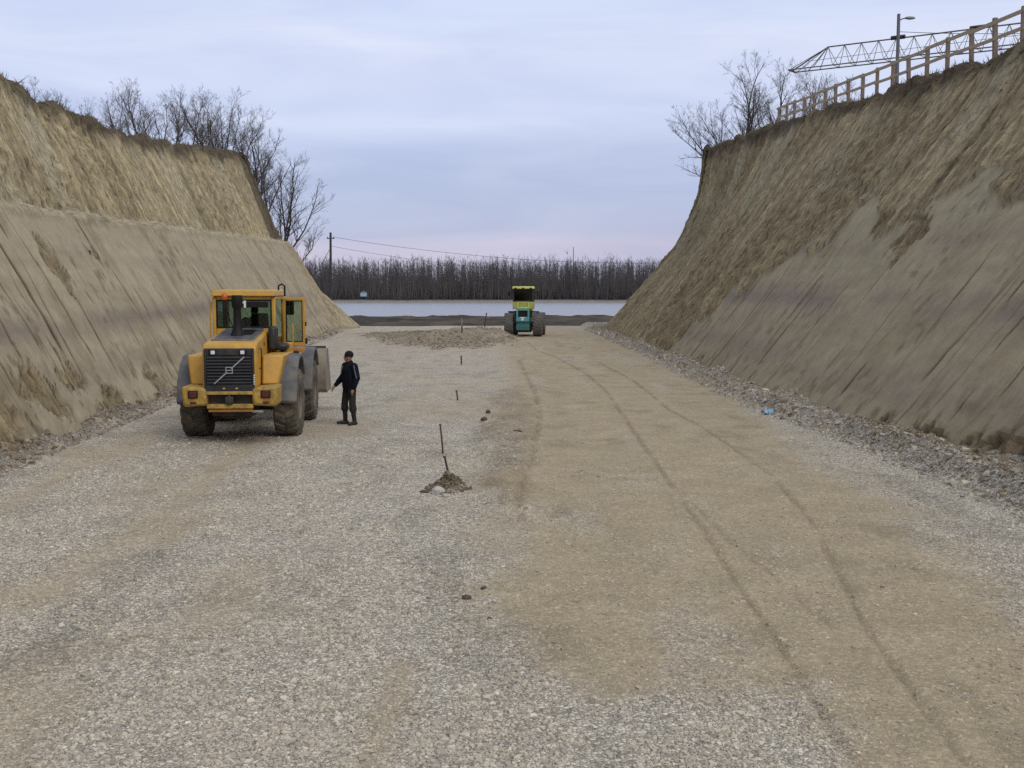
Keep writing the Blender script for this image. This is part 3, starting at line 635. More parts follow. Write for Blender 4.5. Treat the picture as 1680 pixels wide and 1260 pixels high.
    pit = sstep(.63, .70, fbm(U * 3.2, V * 2.6, sd + 62, 4)) * sstep(.5, .6, fbm(U * .35, V * .4, sd + 63)) * smooth; c = mixc(c, (.16, .12, .07), pit * .6)
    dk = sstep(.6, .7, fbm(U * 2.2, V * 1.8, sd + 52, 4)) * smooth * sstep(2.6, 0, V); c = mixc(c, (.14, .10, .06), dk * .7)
    c = mixc(c, (.21, .16, .095), scar * .65)
    # topsoil under the turf
    top = 1 - sstep(.2, 1.3, crestd + 1.1 * (fbm(U * .8, V * .8, sd + 53) - .45) + .9 * (fbm(U * .25, V * 0, sd + 55) - .5)); top = np.where(idx > crest_i, 1., top)
    c = mixc(c, (.085, .065, .043), top * .9)
    if side > 0: c = mixc(c, (.43, .385, .295), np.exp(-((idx - (bench0 + bench1) / 2) / 4.) ** 2) * .7 * (1 - sstep(90, 96, U)))
    if side > 0: c = mixc(c, (.10, .077, .052), sstep(87.2, 88.2, U + 1.2 * (nmid - .5)) * sstep(bench1 - 1, bench1 + 3, idx) * .85)  # end face: topsoil brown with its shade painted in
    grass = sstep(crest_i + 4, crest_i + 12, idx); c = mixc(c, (.11, .095, .05), grass * .8)
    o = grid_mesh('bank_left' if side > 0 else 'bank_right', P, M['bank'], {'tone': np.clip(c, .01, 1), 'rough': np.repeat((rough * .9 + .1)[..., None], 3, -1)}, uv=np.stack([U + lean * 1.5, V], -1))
    return o, P, crest_i
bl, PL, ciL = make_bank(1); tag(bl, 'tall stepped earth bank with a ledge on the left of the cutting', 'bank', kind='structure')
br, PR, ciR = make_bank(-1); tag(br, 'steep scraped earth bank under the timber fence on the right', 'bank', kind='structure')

# ------------------------------------------------------------------ loose stones (uncountable)
def stones(name, xs_, ys_, sizes, cols, mat, label, sink=.35, flat=.62, zfun=None):
    n = len(xs_)
    cube = np.array([(-1, -1, -1), (1, -1, -1), (1, 1, -1), (-1, 1, -1), (-1, -1, 1), (1, -1, 1), (1, 1, 1), (-1, 1, 1)], float) * .58
    V = cube[None] * (1 + .8 * (rng.random((n, 8, 3)) - .5)) + .4 * (rng.random((n, 8, 3)) - .5)
    V[:, 4:, :2] *= (.45 + .5 * rng.random((n, 1, 1)))
    V *= np.stack([.75 + .6 * rng.random(n), .6 + .5 * rng.random(n), flat * (.6 + .7 * rng.random(n))], -1)[:, None, :]
    V *= (sizes / 1.1)[:, None, None]
    tx = (rng.random(n) - .5) * .9; a = rng.random(n) * 6.283
    c, s = np.cos(tx)[:, None], np.sin(tx)[:, None]
    y, z = V[..., 1].copy(), V[..., 2].copy(); V[..., 1] = y * c - z * s; V[..., 2] = y * s + z * c
    c, s = np.cos(a)[:, None], np.sin(a)[:, None]
    x, y = V[..., 0].copy(), V[..., 1].copy(); V[..., 0] = x * c - y * s; V[..., 1] = x * s + y * c
    z0 = (road_h(xs_, ys_) if zfun is None else zfun) + sizes * (.5 * flat - sink * .5)
    V += np.stack([xs_, ys_, z0], -1)[:, None, :]
    F = np.array([(3, 2, 1, 0), (4, 5, 6, 7), (0, 1, 5, 4), (1, 2, 6, 5), (2, 3, 7, 6), (3, 0, 4, 7)])
    q = (F[None] + (np.arange(n) * 8)[:, None, None]).reshape(-1, 4)
    me = bpy.data.meshes.new(name)
    me.vertices.add(n * 8); me.vertices.foreach_set('co', V.reshape(-1).astype(np.float32))
    me.loops.add(q.size); me.loops.foreach_set('vertex_index', q.reshape(-1).astype(np.int32))
    me.polygons.add(len(q)); me.polygons.foreach_set('loop_start', np.arange(0, q.size, 4, dtype=np.int32)); me.polygons.foreach_set('use_smooth', np.zeros(len(q), bool)); me.update(calc_edges=True)
    at = me.attributes.new('tone', 'FLOAT_COLOR', 'POINT'); f = np.ones((n, 8, 4), np.float32); f[..., :3] = cols[:, None, :]; at.data.foreach_set('color', f.reshape(-1))
    me.materials.append(mat); o = bpy.data.objects.new(name, me); col.objects.link(o)
    return tag(o, label, 'stones', kind='stuff')
def stone_cols(n, base, var=.32, warm=.12):
    k = 1 + var * (rng.random(n) * 2 - 1) ; w_ = 1 + warm * (rng.random(n) * 2 - 1)
    pale = rng.random(n) < .12
    c = np.array(base)[None] * k[:, None]; c[:, 0] *= w_ ** .5; c[:, 2] /= w_
    c[pale] *= 1.25
    return np.clip(c, .02, 1.6)
# gravel on the roadbed near the camera
n = 255000
yy = 6.2 * np.exp(rng.random(n) * math.log(24 / 6.2)); xx = (rng.random(n) * 2 - 1) * (.52 * yy + .6)
ok = (xx > toeLx(yy) + .2) & (xx < toeRx(yy) - .3); xx, yy = xx[ok], yy[ok]
tcol, st = road_tone(xx, yy)
clump = sstep(.38, .62, fbm(xx * 1.6, yy * 1.1, 201, 4))
dens = (.30 + .70 * st ** 1.3) * (.16 + .84 * clump) * .62
keep = rng.random(len(xx)) < dens; xx, yy, tcol, st = xx[keep], yy[keep], tcol[keep], st[keep]
sz = .012 + .013 * rng.random(len(xx)) ** 1.6 + .026 * rng.random(len(xx)) ** 8; sz *= .85 + .018 * yy
cc = stone_cols(len(xx), (1, 1, 1), .30, .06) * (tcol * .55 + GRAVEL * .5) * .86
stones('gravel', xx, yy, sz, np.clip(cc, .02, .75), M['rubble'], 'loose angular pale gravel strewn over the roadbed', sink=.55 + .4 * (1 - st))
# rubble heaps along the toes
n = 24000
yy = 13 * np.exp(rng.random(n) * math.log(95 / 13)); t_ = rng.random(n)
xx = bermR(yy) - .15 + .4 * rng.normal(0, .25, n) + t_ * (toeRx(yy) - bermR(yy) + .35)
sz = (.018 + .026 * rng.random(n) ** 2 + .09 * rng.random(n) ** 24) * (.9 + .007 * yy)
cc = stone_cols(n, (.40, .36, .30), .38, .12); brn = rng.random(n) < (.3 + .6 * (yy < 25)) * t_ ** 1.5 + .1; cc[brn] *= np.array([.72, .62, .5])
stones('rubble_heap', xx, yy, sz, cc, M['rubble'], 'ridge of grey rubble and clods along the foot of the right bank', sink=.3)
n = 7000
yy = 15 * np.exp(rng.random(n) * math.log(90 / 15)); t_ = rng.random(n)
xx = toeLx(yy) + .75 - t_ * 1.0
sz = (.022 + .035 * rng.random(n) ** 2 + .12 * rng.random(n) ** 22) * (.8 + .008 * yy)
cc = stone_cols(n, (.30, .265, .215), .38, .12); brn = rng.random(n) < .45 * t_ + .1; cc[brn] *= np.array([.72, .62, .5])
stones('rubble_heap', xx, yy, sz, cc, M['rubble'], 'thin strip of rubble and crumbled soil along the foot of the left bank', sink=.3)
# stony spoil across the far end of the left lane
n = 5200
xx = -11 + rng.random(n) * 12.; yy = 60 + rng.random(n) * 32; ok = poly_sd(xx, yy, BROWN) + 2.5 * (fbm(xx * 2.3, yy * 1.4, 73, 4) - .5) > .3 * rng.random(n); xx, yy = xx[ok], yy[ok]; n = len(xx)
sz = .05 + .06 * rng.random(n) ** 2 + .16 * rng.random(n) ** 26
stones('spoil_stones', xx, yy, sz, stone_cols(n, (.27, .225, .165), .4, .1), M['rubble'], 'brown stony spoil spread across the far end of the left lane', sink=.4)
# crumbs fallen from the banks, lumps on the dirt mound
n = 260
a = rng.random(n) * 6.283; r_ = .36 * np.sqrt(rng.random(n)); xx = MOUND[0] + r_ * np.cos(a); yy = MOUND[1] - .1 + r_ * 1.1 * np.sin(a)
stones('mound_crumbs', xx, yy, .02 + .05 * rng.random(n) ** 2, stone_cols(n, (.17, .135, .09), .4, .1), M['rubble'], 'crumbs of dark soil on the small mound around the nearest stake', sink=.4)

# ------------------------------------------------------------------ single stones and clods
def rock(name, x, y, s, mat, label, cat, seed, flat=.6, dz=0):
    random.seed(seed); mb = MB(); mb.ball((0, 0, 0), (s, s * .72, s * flat), 9, 6)
    mb.v = [tuple(c * (1 + .38 * (random.random() - .5)) for c in p) for p in mb.v]
    o = mb.build(name, mat, smooth=25); o.location = (x, y, float(road_h(np.array([x]), np.array([y]))[0]) + s * flat * .5 + dz); o.rotation_euler = (0, 0, seed)
    return tag(o, label, cat)
rock('stone', -1.16, 17.05, .13, M['palestone'], 'large pale stone on the near side of the staked soil mound', 'stone', 1)
rock('stone', -1.04, 16.82, .06, M['palestone'], 'small white stone lying below the staked soil mound', 'stone', 2)
rock('clod', -1.38, 17.15, .075, M['clod'], 'flat dark clod left of the staked soil mound', 'clod', 3, .35)
rock('clod', -.68, 26.6, .10, M['clod'], 'dark soil clod at the edge of the sand, nearer of the pair', 'clod', 4)
rock('clod', -.62, 28.3, .09, M['clod'], 'dark soil clod at the edge of the sand, farther of the pair', 'clod', 5)
rock('clod', -.47, 11.12, .06, M['clod'], 'dark clod on the grey gravel in the middle foreground', 'clod', 6, .45)
rock('clod', -.30, 11.5, .04, M['clod'], 'smaller clod just behind the dark clod in the middle foreground', 'clod', 7, .5)
rock('clod', -.22, 10.4, .035, M['clod'], 'thin flat clod in front of the foreground clods', 'clod', 8, .3)
rock('clod', .12, 24.4, .11, M['clod'], 'flat clod lying on the sand right of the stakes', 'clod', 9, .25)

# ------------------------------------------------------------------ survey stakes
def stake(x, y, h, tx, ty, label, r=.011, mat=None, z=None):
    z0 = float(road_h(np.array([x]), np.array([y]))[0]) if z is None else z
    mb = MB(); mb.tube([(0, 0, -.25), (tx * .3, ty * .3, h * .3), (tx, ty, h)], [r, r, r * .9], 7)
    mb.lathe([(h - .02, r * 1.35), (h + .006, r * 1.3), (h + .008, 0)], 7, 'z', Matrix.Translation((tx, ty, 0)))
    o = mb.build('survey_stake', mat or M['rebar'], smooth=40); o.location = (x, y, z0)
    return tag(o, label, 'stake', 'survey stakes in the roadbed')
stake(-1.03, 17.75, .33, -.07, 0, 'leaning rusty stake stuck in the dark soil mound', .019)
stake(-1.35, 21.4, .58, -.06, 0, 'taller leaning stake behind the dark soil mound', .018)
stake(-1.59, 32.1, .29, -.04, 0, 'short stake behind the tall leaning stake', .024)
stake(-2.23, 48.3, .37, -.01, 0, 'short upright stake on the pale lane before the brown spoil', .035)
stake(-3.42, 75.0, .45, 0, 0, 'small stake on the near side of the spoil ridge', .05)
stake(-3.75, 82, 1.15, 0, 0, 'pale wooden stake standing on top of the spoil ridge', .045, M['woodlight'])
stake(-2.55, 101, 1.3, .22, 0, 'dark tilted stake seen against the river beside the tractor', .06)

# ------------------------------------------------------------------ plastic scrap
random.seed(3); mb = MB(); nx_, ny_ = 9, 6; pts = []
for i in range(nx_):
    for j in range(ny_):
        a = i / (nx_ - 1) - .5; b = j / (ny_ - 1) - .5
        pts.append((a * .30, b * .17, .05 + .035 * math.cos(b * 6) + .03 * math.sin(a * 15 + b * 8) + .02 * random.random()))
fc = [(i * ny_ + j, (i + 1) * ny_ + j, (i + 1) * ny_ + j + 1, i * ny_ + j + 1) for i in range(nx_ - 1) for j in range(ny_ - 1)]
mb.add(pts, fc); o = mb.build('plastic_scrap', M['bluep']); m_ = o.modifiers.new('thick', 'SOLIDIFY'); m_.thickness = .012
o.location = (6.66, 28.4, float(road_h(np.array([6.66]), np.array([28.4]))[0]) + .02); o.rotation_euler = (.15, 0, R(25))
tag(o, 'crumpled pale blue plastic scrap at the edge of the right rubble ridge', 'plastic scrap')

# ------------------------------------------------------------------ people
def joints_stand():
    return dict(hipL=(-.115, 0, .92), hipR=(.115, 0, .92), kneeL=(-.155, .02, .50), kneeR=(.165, .05, .50), ankL=(-.16, -.03, .09), ankR=(.17, .03, .09),
                toeL=(-.21, .15, .035), toeR=(.23, .20, .035), pelvis=(0, 0, .96), waist=(0, .01, 1.10), chest=(0, 0, 1.30), neck=(0, -.01, 1.47), head=(0, .025, 1.62),
                shL=(-.20, -.01, 1.40), shR=(.20, -.01, 1.40), elL=(-.295, -.03, 1.13), elR=(.275, .02, 1.15), wrL=(-.27, .06, .88), wrR=(.34, .20, .93), yaw=0)
def person(J, loc, rz, label, head_yaw=0, beanie=True, stripe=False, legs=True, bare=False):
    root = empty('person', loc, rz); tag(root, label, 'person')
    V_ = {k: Vector(v) for k, v in J.items() if k != 'yaw'}
    H = Matrix.Translation(V_['head']) @ Matrix.Rotation(head_yaw, 4, 'Z')
    def remesh(o, vox, sm=4):
        r = o.modifiers.new('remesh', 'REMESH'); r.mode = 'VOXEL'; r.voxel_size = vox; r.use_smooth_shade = True
        s = o.modifiers.new('smooth', 'SMOOTH'); s.iterations = sm; s.factor = .5
    def limb(mb, pts, rad): 
        mb.tube(pts, rad, 10)
        for p, r in zip(pts, rad):
            q = r if not isinstance(r, (tuple, list)) else min(r); mb.ball(tuple(p), q, 10, 6)
    def hand(mb, wr, el, side):
        d = (wr - el).normalized(); up = Vector((0, 0, 1)); s_ = d.cross(up); s_ = s_.normalized() if s_.length > .05 else Vector((1, 0, 0)); nrm = s_.cross(d)
        # palm
        limb(mb, [wr, wr + d * .045, wr + d * .085], [(.026), .034, .034])
        for k, ln_ in enumerate((.075, .085, .08, .062)):
            b = wr + d * .085 + s_ * (.027 - .018 * k); c = b + d * ln_ * .55 - nrm * .008; e_ = c + d * ln_ * .4 - nrm * .028
            limb(mb, [b - d * .02, c, e_], [.0105, .0095, .008])
        b = wr + d * .03 + s_ * .028; limb(mb, [b, b + s_ * .028 + d * .03, b + s_ * .034 + d * .065], [.012, .0105, .009])
    # body: one continuous figure
    b = MB()
    limb(b, [V_['pelvis'], V_['waist'], V_['chest'], V_['neck'] - Vector((0, 0, .03))], [(.155, .11), (.145, .10), (.17, .115), (.07, .06)])
    limb(b, [V_['neck'] - Vector((0, 0, .05)), V_['head'] - Vector((0, 0, .06))], [.058, .055])
    b.ball((0, 0, .01), (.076, .094, .112), 16, 12, H); b.ball((0, .045, -.06), (.052, .045, .052), 12, 8, H)      # skull, jaw
    b.tube([(0, .088, .012), (0, .112, -.022), (0, .092, -.034)], [.011, .016, .012], 8, M=H)                       # nose
    b.ball((0, .092, .03), (.05, .012, .012), 10, 6, H); b.ball((0, .093, -.062), (.026, .010, .012), 10, 6, H)      # brow, mouth
    for s_ in (-1, 1):
        b.ball((s_ * .078, -.005, -.012), (.012, .022, .034), 8, 6, H)
    for s_ in 'LR':
        limb(b, [V_['sh' + s_], V_['el' + s_], V_['wr' + s_]], [.052, .041, .029])
        limb(b, [V_['chest'] + Vector((0, 0, .08)), V_['sh' + s_]], [.07, .055])
        hand(b, V_['wr' + s_], V_['el' + s_], s_)
        if legs:
            limb(b, [V_['hip' + s_], V_['knee' + s_], V_['ank' + s_]], [.085, .058, .042])
    o = b.build('body', M['skin'], root); remesh(o, .0085, 2)
    # jacket
    j = MB()
    wz = V_['pelvis'] - Vector((0, 0, .06))
    limb(j, [wz, V_['waist'], V_['chest'], V_['chest'] + Vector((0, 0, .10)), V_['neck'] + Vector((0, 0, .015))], [(.225, .17), (.23, .175), (.245, .18), (.195, .14), (.09, .085)])
    for s_ in 'LR':
        limb(j, [V_['chest'] + Vector((0, 0, .08)), V_['sh' + s_]], [.095, .078])
        e_, w_ = V_['el' + s_], V_['wr' + s_]
        limb(j, [V_['sh' + s_], (V_['sh' + s_] + e_) / 2, e_, (e_ + w_) / 2, w_ - (w_ - e_).normalized() * .02], [.10, .092, .082, .072, .054])
    o = j.build('jacket', M['jacket'], root); remesh(o, .013, 3)
    if stripe:
        for s_, sg in (('L', -1),):
            st_ = MB(); a0, e_, w_ = V_['sh' + s_], V_['el' + s_], V_['wr' + s_]
            off = Vector((sg * .74, .55, 0)).normalized()
            pts_ = [a0 + off * .094 + Vector((0, 0, .04)), (a0 + e_) / 2 + off * .090, e_ + off * .080]
            st_.tube(pts_, [(.022, .010)] * 3, 8); st_.build('sleeve_stripe', M['stripe'], root)
        st_ = MB(); st_.tube([(.09, .125, 1.41), (.10, .168, 1.33), (.10, .178, 1.22)], [(.013, .008)] * 3, 8); st_.build('chest_stripe', M['stripe'], root)
    if legs:
        t = MB(); limb(t, [V_['pelvis'] + Vector((0, 0, .04)), V_['pelvis'] - Vector((0, 0, .06))], [(.175, .135), (.17, .13)])
        for s_ in 'LR':
            h_, k_, a_ = V_['hip' + s_], V_['knee' + s_], V_['ank' + s_]
            limb(t, [h_ - Vector((0, 0, .02)), (h_ + k_) / 2, k_, k_ * .72 + a_ * .28, k_ * .62 + a_ * .38], [.106, .092, .083, .096, .074])
        o = t.build('trousers', M['trousers'], root); remesh(o, .013, 3)
        for s_ in 'LR':
            bt = MB(); k_, a_, t_ = V_['knee' + s_], V_['ank' + s_], V_['toe' + s_]
            hl = a_ + (a_ - t_) * .28; hl.z = .045
            limb(bt, [k_ * .66 + a_ * .34, k_ * .35 + a_ * .65, a_ + Vector((0, 0, .02))], [.066, .060, .054])
            limb(bt, [hl, Vector((a_.x, a_.y, .05)), (a_ + t_) / 2 * 1 + Vector((0, 0, -.01)), t_ + Vector((0, 0, .008))], [.042, .048, (.05, .044), (.047, .036)])
            o = bt.build('boot', M['boots'], root); remesh(o, .010, 2)
    if beanie:
        q = MB(); q.ball((0, -.018, .062), (.092, .108, .095), 16, 10, H); q.lathe([(.0, .092), (.0, .098), (.05, .099), (.05, .09)], 18, 'z', H @ Matrix.Translation((0, -.014, .012)) @ Matrix.Diagonal((.93, 1.1, 1, 1)), close=True)
        o = q.build('beanie', M['beanie'], root)
    else:
        q = MB(); q.ball((0, -.018, .035), (.083, .096, .098), 16, 10, H); o = q.build('hair', M['beanie'], root)
    return root
man = person(joints_stand(), (-3.88, 26.13, float(road_h(np.array([-3.88]), np.array([26.13]))[0])), R(128), 'man in black jacket, beanie and rubber boots standing beside the yellow loader', head_yaw=R(-36), stripe=True)

def joints_sit():
    J = joints_stand(); dz = -.40
    for k in ('pelvis', 'waist', 'chest', 'neck', 'head', 'shL', 'shR', 'elL', 'elR', 'wrL', 'wrR', 'hipL', 'hipR'):
        x, y, z = J[k]; J[k] = (x, y, z + dz)
    J.update(kneeL=(-.16, .45, .56), kneeR=(.16, .45, .56), ankL=(-.16, .50, .14), ankR=(.16, .50, .14), toeL=(-.17, .68, .09), toeR=(.17, .68, .09),
             elL=(-.28, .18, .78), elR=(.28, .18, .78), wrL=(-.16, .42, .82), wrR=(.16, .42, .82))
    return J

# ------------------------------------------------------------------ wheels
def tyre_parts(Rr, W, nlug, lug_h, chevron=.10):
    t = MB(); w = W / 2
    prof = [(-w * .72, Rr * .46), (-w * .93, Rr * .54), (-w, Rr * .72), (-w * .97, Rr * .86), (-w * .84, Rr * .945), (-w * .45, Rr * .965), (0, Rr * .97)]
    prof = prof + [(-a, r) for a, r in prof[-2::-1]]
    t.lathe(prof, 40, 'x')
    for k in range(nlug):
        for sgn in (-1, 1):
            a = 2 * math.pi * (k + (.5 if sgn > 0 else 0)) / nlug
            T = Matrix.Rotation(a, 4, 'X')
            dt = 2 * math.pi * Rr / nlug
            # zig-zag block: from the centre line out over the shoulder
            z0 = Rr * .955; wd = dt * .31
            q = []
            for (u, sh, zt) in ((.02, 0, Rr), (.42, chevron * .55, Rr), (.80, chevron, Rr * .99), (.97, chevron * 1.15, Rr * .93)):
                q.append((sgn * w * u, sh * Rr * .8, zt))
            for (x0, s0, t0), (x1, s1, t1) in zip(q[:-1], q[1:]):
                zz0 = t0 - lug_h - .02; zz1 = t1 - lug_h - .02
                t.add([T @ Vector(p) for p in ((x0, s0 - wd, zz0), (x1, s1 - wd, zz1), (x1, s1 + wd, zz1), (x0, s0 + wd, zz0), (x0, s0 - wd * .9, t0), (x1, s1 - wd * .9, t1), (x1, s1 + wd * .9, t1), (x0, s0 + wd * .9, t0))],
                      [(3, 2, 1, 0), (4, 5, 6, 7), (0, 1, 5, 4), (1, 2, 6, 5), (2, 3, 7, 6), (3, 0, 4, 7)])
    return t
def wheel(root, loc, Rr, W, side, tyre_me, rim_mat, n=24):
    e_ = MB(); w = W / 2 * side; r = Rr * .53
    e_.lathe([(w * .80, r), (w * .86, r * 1.02), (w * .86, r * .92), (w * .45, r * .84), (w * .36, r * .5), (w * .55, r * .42), (w * .6, r * .2), (w * .6, 0)], n, 'x')
    e_.lathe([(-w * .8, r), (-w * .5, r * .85), (-w * .3, 0)], n, 'x')
    for k in range(10):
        a = 2 * math.pi * k / 10; e_.tube([(w * .36, r * .62 * math.cos(a), r * .62 * math.sin(a)), (w * .46, r * .62 * math.cos(a), r * .62 * math.sin(a))], .02, 6)
    o = e_.build('wheel', rim_mat, root); o.location = loc; o.rotation_euler = (random.random() * 6, 0, 0)
    ty = bpy.data.objects.new('tyre', tyre_me); col.objects.link(ty); ty.parent = o
    return o

# ------------------------------------------------------------------ wheel loader (rear towards the camera)
ldx, ldy = -5.96, 24.3
LZ = float(road_h(np.array([ldx]), np.array([ldy]))[0]) - .03
ld = empty('wheel_loader', (ldx, ldy, LZ), R(4)); tag(ld, 'yellow wheel loader seen from behind with its cab door swung open', 'wheel loader')
def P_(name, mat, build, bevel=.015, parent=ld, smooth=40):
    mb = MB(); build(mb); return mb.build(name, M[mat] if isinstance(mat, str) else mat, parent, bevel, smooth)
tm = tyre_parts(.745, .54, 18, .07, .16).build('tyre_source', M['tyre'], None, 0, 35); ty_me = tm.data; ty_me.name = 'tyre'; bpy.data.objects.remove(tm)
for (x, y, s) in ((-.99, 0, -1), (.99, 0, 1)): wheel(ld, (x, y, .745), .745, .54, s, ty_me, M['rim'])
for (x, y, s) in ((-.99, 3.0, -1), (.99, 3.0, 1)): wheel(ld, (x, y, .745), .745, .54, s, ty_me, M['rim'])
for ay in (0, 3): P_('axle', 'dark', lambda m: (m.tube([(-.8, ay, .745), (.8, ay, .745)], .16, 12), m.ball((0, ay, .745), .3)), 0)
P_('frame', 'dark', lambda m: (m.box((0, .1, .85), (.85, 3.0, .5)), m.box((0, 2.7, .95), (.8, 1.9, .6)), m.box((0, -.6, .62), (.55, .8, .25)), m.box((-.45, .8, .7), (.25, .5, .35)), m.box((.45, .8, .7), (.25, .5, .35))), .02)
# counterweight bumper: two corner blocks and a recessed beam
for s in (-1, 1):
    def cb(m, s=s):
        x0, x1 = .46 * s, .985 * s
        m.hexa([(x0, -1.74, .86), (x1 * .97, -1.70, .82), (x1 * .97, -.95, .82), (x0, -.95, .80)], [(x0, -1.76, 1.22), (x1, -1.72, 1.26), (x1, -.95, 1.26), (x0, -.95, 1.22)])
    bb = P_('bumper_block', 'yellow_worn', cb, .06)
    P_('tail_lamp_housing', 'black', lambda m, s=s: m.box((.74 * s, -1.745, 1.09), (.20, .03, .16)), .01, bb)
    P_('tail_lamp', 'redlamp', lambda m, s=s: m.box((.74 * s, -1.757, 1.09), (.15, .03, .125)), .01, bb)
    P_('reflector', 'redlamp', lambda m, s=s: m.box((.74 * s, -1.742, .915), (.12, .02, .045)), .005, bb)
P_('bumper_beam', 'yellow_worn', lambda m: (m.box((0, -1.66, 1.115), (.96, .16, .07)), m.box((0, -1.62, .835), (.94, .2, .09))), .012)
P_('radiator_recess', 'dark', lambda m: (m.box((0, -1.50, .97), (.94, .1, .24)), m.box((0, -1.565, .97), (.02, .02, .22))), 0)
P_('lower_step', 'orange', lambda m: m.box((0, -1.60, .745), (.90, .12, .06)), .01)
P_('number_plate', 'white', lambda m: m.box((.52, -1.4, .70), (.22, .02, .05)), .003)
# bonnet
def bonnet(m):
    pr = [(-1.66, 1.20), (-1.68, 2.02), (-1.60, 2.13), (-1.40, 2.17), (-.55, 2.26), (.34, 2.34), (.34, 1.25)]
    w0 = [.56, .56, .545, .54, .53, .52, .52]
    m.add([(-w, y, z) for (y, z), w in zip(pr, w0)] + [(w, y, z) for (y, z), w in zip(pr, w0)],
          [tuple(range(7)), tuple(range(13, 6, -1))] + [(i, (i + 1) % 7, 7 + (i + 1) % 7, 7 + i) for i in range(7)])
P_('bonnet', 'yellow', bonnet, .05)
P_('bonnet_panel', 'hoodgrey', lambda m: m.add([(-.44, -1.32, 2.21), (.44, -1.32, 2.21), (.40, .30, 2.40), (-.40, .30, 2.40), (-.46, -1.35, 2.1), (.46, -1.35, 2.1), (.46, .30, 2.2), (-.46, .30, 2.2)], [(0, 1, 2, 3), (0, 4, 5, 1), (1, 5, 6, 2), (3, 7, 4, 0), (2, 6, 7, 3)]), .02)
P_('bonnet_vent', 'black', lambda m: [m.box((.12 + .0, -.7 + .12 * k, 2.292 + .0138 * k), (.40, .04, .012), (R(6.7), 0, 0)) for k in range(6)], 0)
P_('bonnet_handle', 'black', lambda m: m.tube([(.566, -1.30, 2.03), (.60, -1.30, 2.0), (.60, -1.30, 1.62), (.566, -1.30, 1.58)], .013, 6), 0)
# grille
gr = P_('grille', 'grille', lambda m: (m.box((0, -1.685, 2.03 - .07), (1.02, .06, .14)), m.box((0, -1.685, 1.60), (1.02, .03, .88)), m.box((-.485, -1.69, 1.60), (.05, .06, .88)), m.box((.485, -1.69, 1.60), (.05, .06, .88)), m.box((0, -1.69, 1.2), (1.0, .06, .16))), .015)
for k in range(9):
    P_('slat', 'grille', lambda m, k=k: m.box((0, -1.715, 1.32 + k * .065), (.90, .05, .030), (R(-28), 0, 0)), .004, gr)
P_('air_slot', 'dark', lambda m: m.box((-.02, -1.718, 1.955), (.36, .01, .10)), .01, gr)
for s in (-1, 1):
    P_('lamp_surround', 'black', lambda m, s=s: m.box((s * .31 - .02, -1.718, 1.955), (.17, .02, .11)), .015, gr)
    P_('work_lamp', 'lamp', lambda m, s=s: m.box((s * .30 - .02, -1.732, 1.955), (.085, .02, .075)), .008, gr)
    P_('marker_lamp', 'amber', lambda m, s=s: m.box((s * .13 + .02, -1.725, 1.21), (.05, .02, .035)), .006, gr)
P_('emblem', 'silver', lambda m: (m.box((-.165, -1.755, 1.432), (.36, .012, .028), (0, R(-42), 0)), m.box((.185, -1.755, 1.742), (.36, .012, .028), (0, R(-42), 0)),
    m.box((.01, -1.758, 1.648), (.15, .016, .02)), m.box((.01, -1.758, 1.528), (.15, .016, .02)), m.box((-.057, -1.758, 1.588), (.018, .016, .105)), m.box((.077, -1.758, 1.588), (.018, .016, .105)), m.box((.01, -1.757, 1.588), (.11, .012, .022))), .003, gr)
P_('side_lettering', 'white', lambda m: [m.box((.5115, -1.722, 1.30 + .045 * k), (.026, .006, .030 if k % 2 else .022)) for k in range(5)], 0, gr)
# exhaust and beacon
ex = P_('exhaust_stack', 'black', lambda m: (m.lathe([(2.26, .16), (2.36, .125), (2.46, .088), (2.86, .082), (2.9, .10)], 20, 'z'),), 0)
ex.location = (.02, -.75, 0)
e2 = P_('exhaust_outlet', 'black', lambda m: (m.lathe([(2.84, .082), (2.88, .11), (3.02, .125), (3.13, .112), (3.13, .09), (2.95, .08)], 20, 'z'),), 0); e2.location = (.02, -.75, 0)
# cab
cab = empty('cab', (0, 0, 0), 0, ld)
cx0, cy0, cy1 = -.03, .42, 1.95
def pillar(m, x, y, w=.085, d=.10, z0=1.55, z1=3.08): m.box((x, y, (z0 + z1) / 2), (w, d, z1 - z0))
P_('cab_frame', 'yellow', lambda m: (pillar(m, cx0 - .655, cy0), pillar(m, cx0 + .655, cy0), pillar(m, cx0 - .655, cy1), pillar(m, cx0 + .655, cy1), m.box((cx0, cy0, 3.06), (1.22, .10, .08)), m.box((cx0, cy1, 3.06), (1.22, .10, .08)),
    m.box((cx0 - .655, 1.18, 3.06), (.085, 1.42, .08)), m.box((cx0 + .655, 1.18, 3.06), (.085, 1.42, .08)), m.box((cx0, cy0, 1.98), (1.22, .09, .84)), m.box((cx0 - .655, 1.18, 1.75), (.085, 1.42, .4)), m.box((cx0, cy1, 1.85), (1.22, .08, .6)), m.box((cx0, 1.18, 1.56), (1.3, 1.5, .06))), .02, cab)
P_('roof', 'yellow', lambda m: (m.hexa([(cx0 - .72, cy0 - .14, 3.10), (cx0 + .72, cy0 - .14, 3.10), (cx0 + .72, cy1 + .16, 3.10), (cx0 - .72, cy1 + .16, 3.10)], [(cx0 - .68, cy0 - .09, 3.24), (cx0 + .68, cy0 - .09, 3.24), (cx0 + .68, cy1 + .1, 3.26), (cx0 - .68, cy1 + .1, 3.26)])), .03, cab)
P_('roof_bracket', 'black', lambda m: m.tube([(.63, 1.2, 3.22), (.63, 1.2, 3.34), (.70, 1.2, 3.38), (.77, 1.2, 3.34), (.77, 1.2, 3.1)], .022, 8), 0, cab)
P_('rear_window', 'cabglass', lambda m: m.box((cx0, cy0 - .02, 2.71), (1.22, .008, .62)), 0, cab)
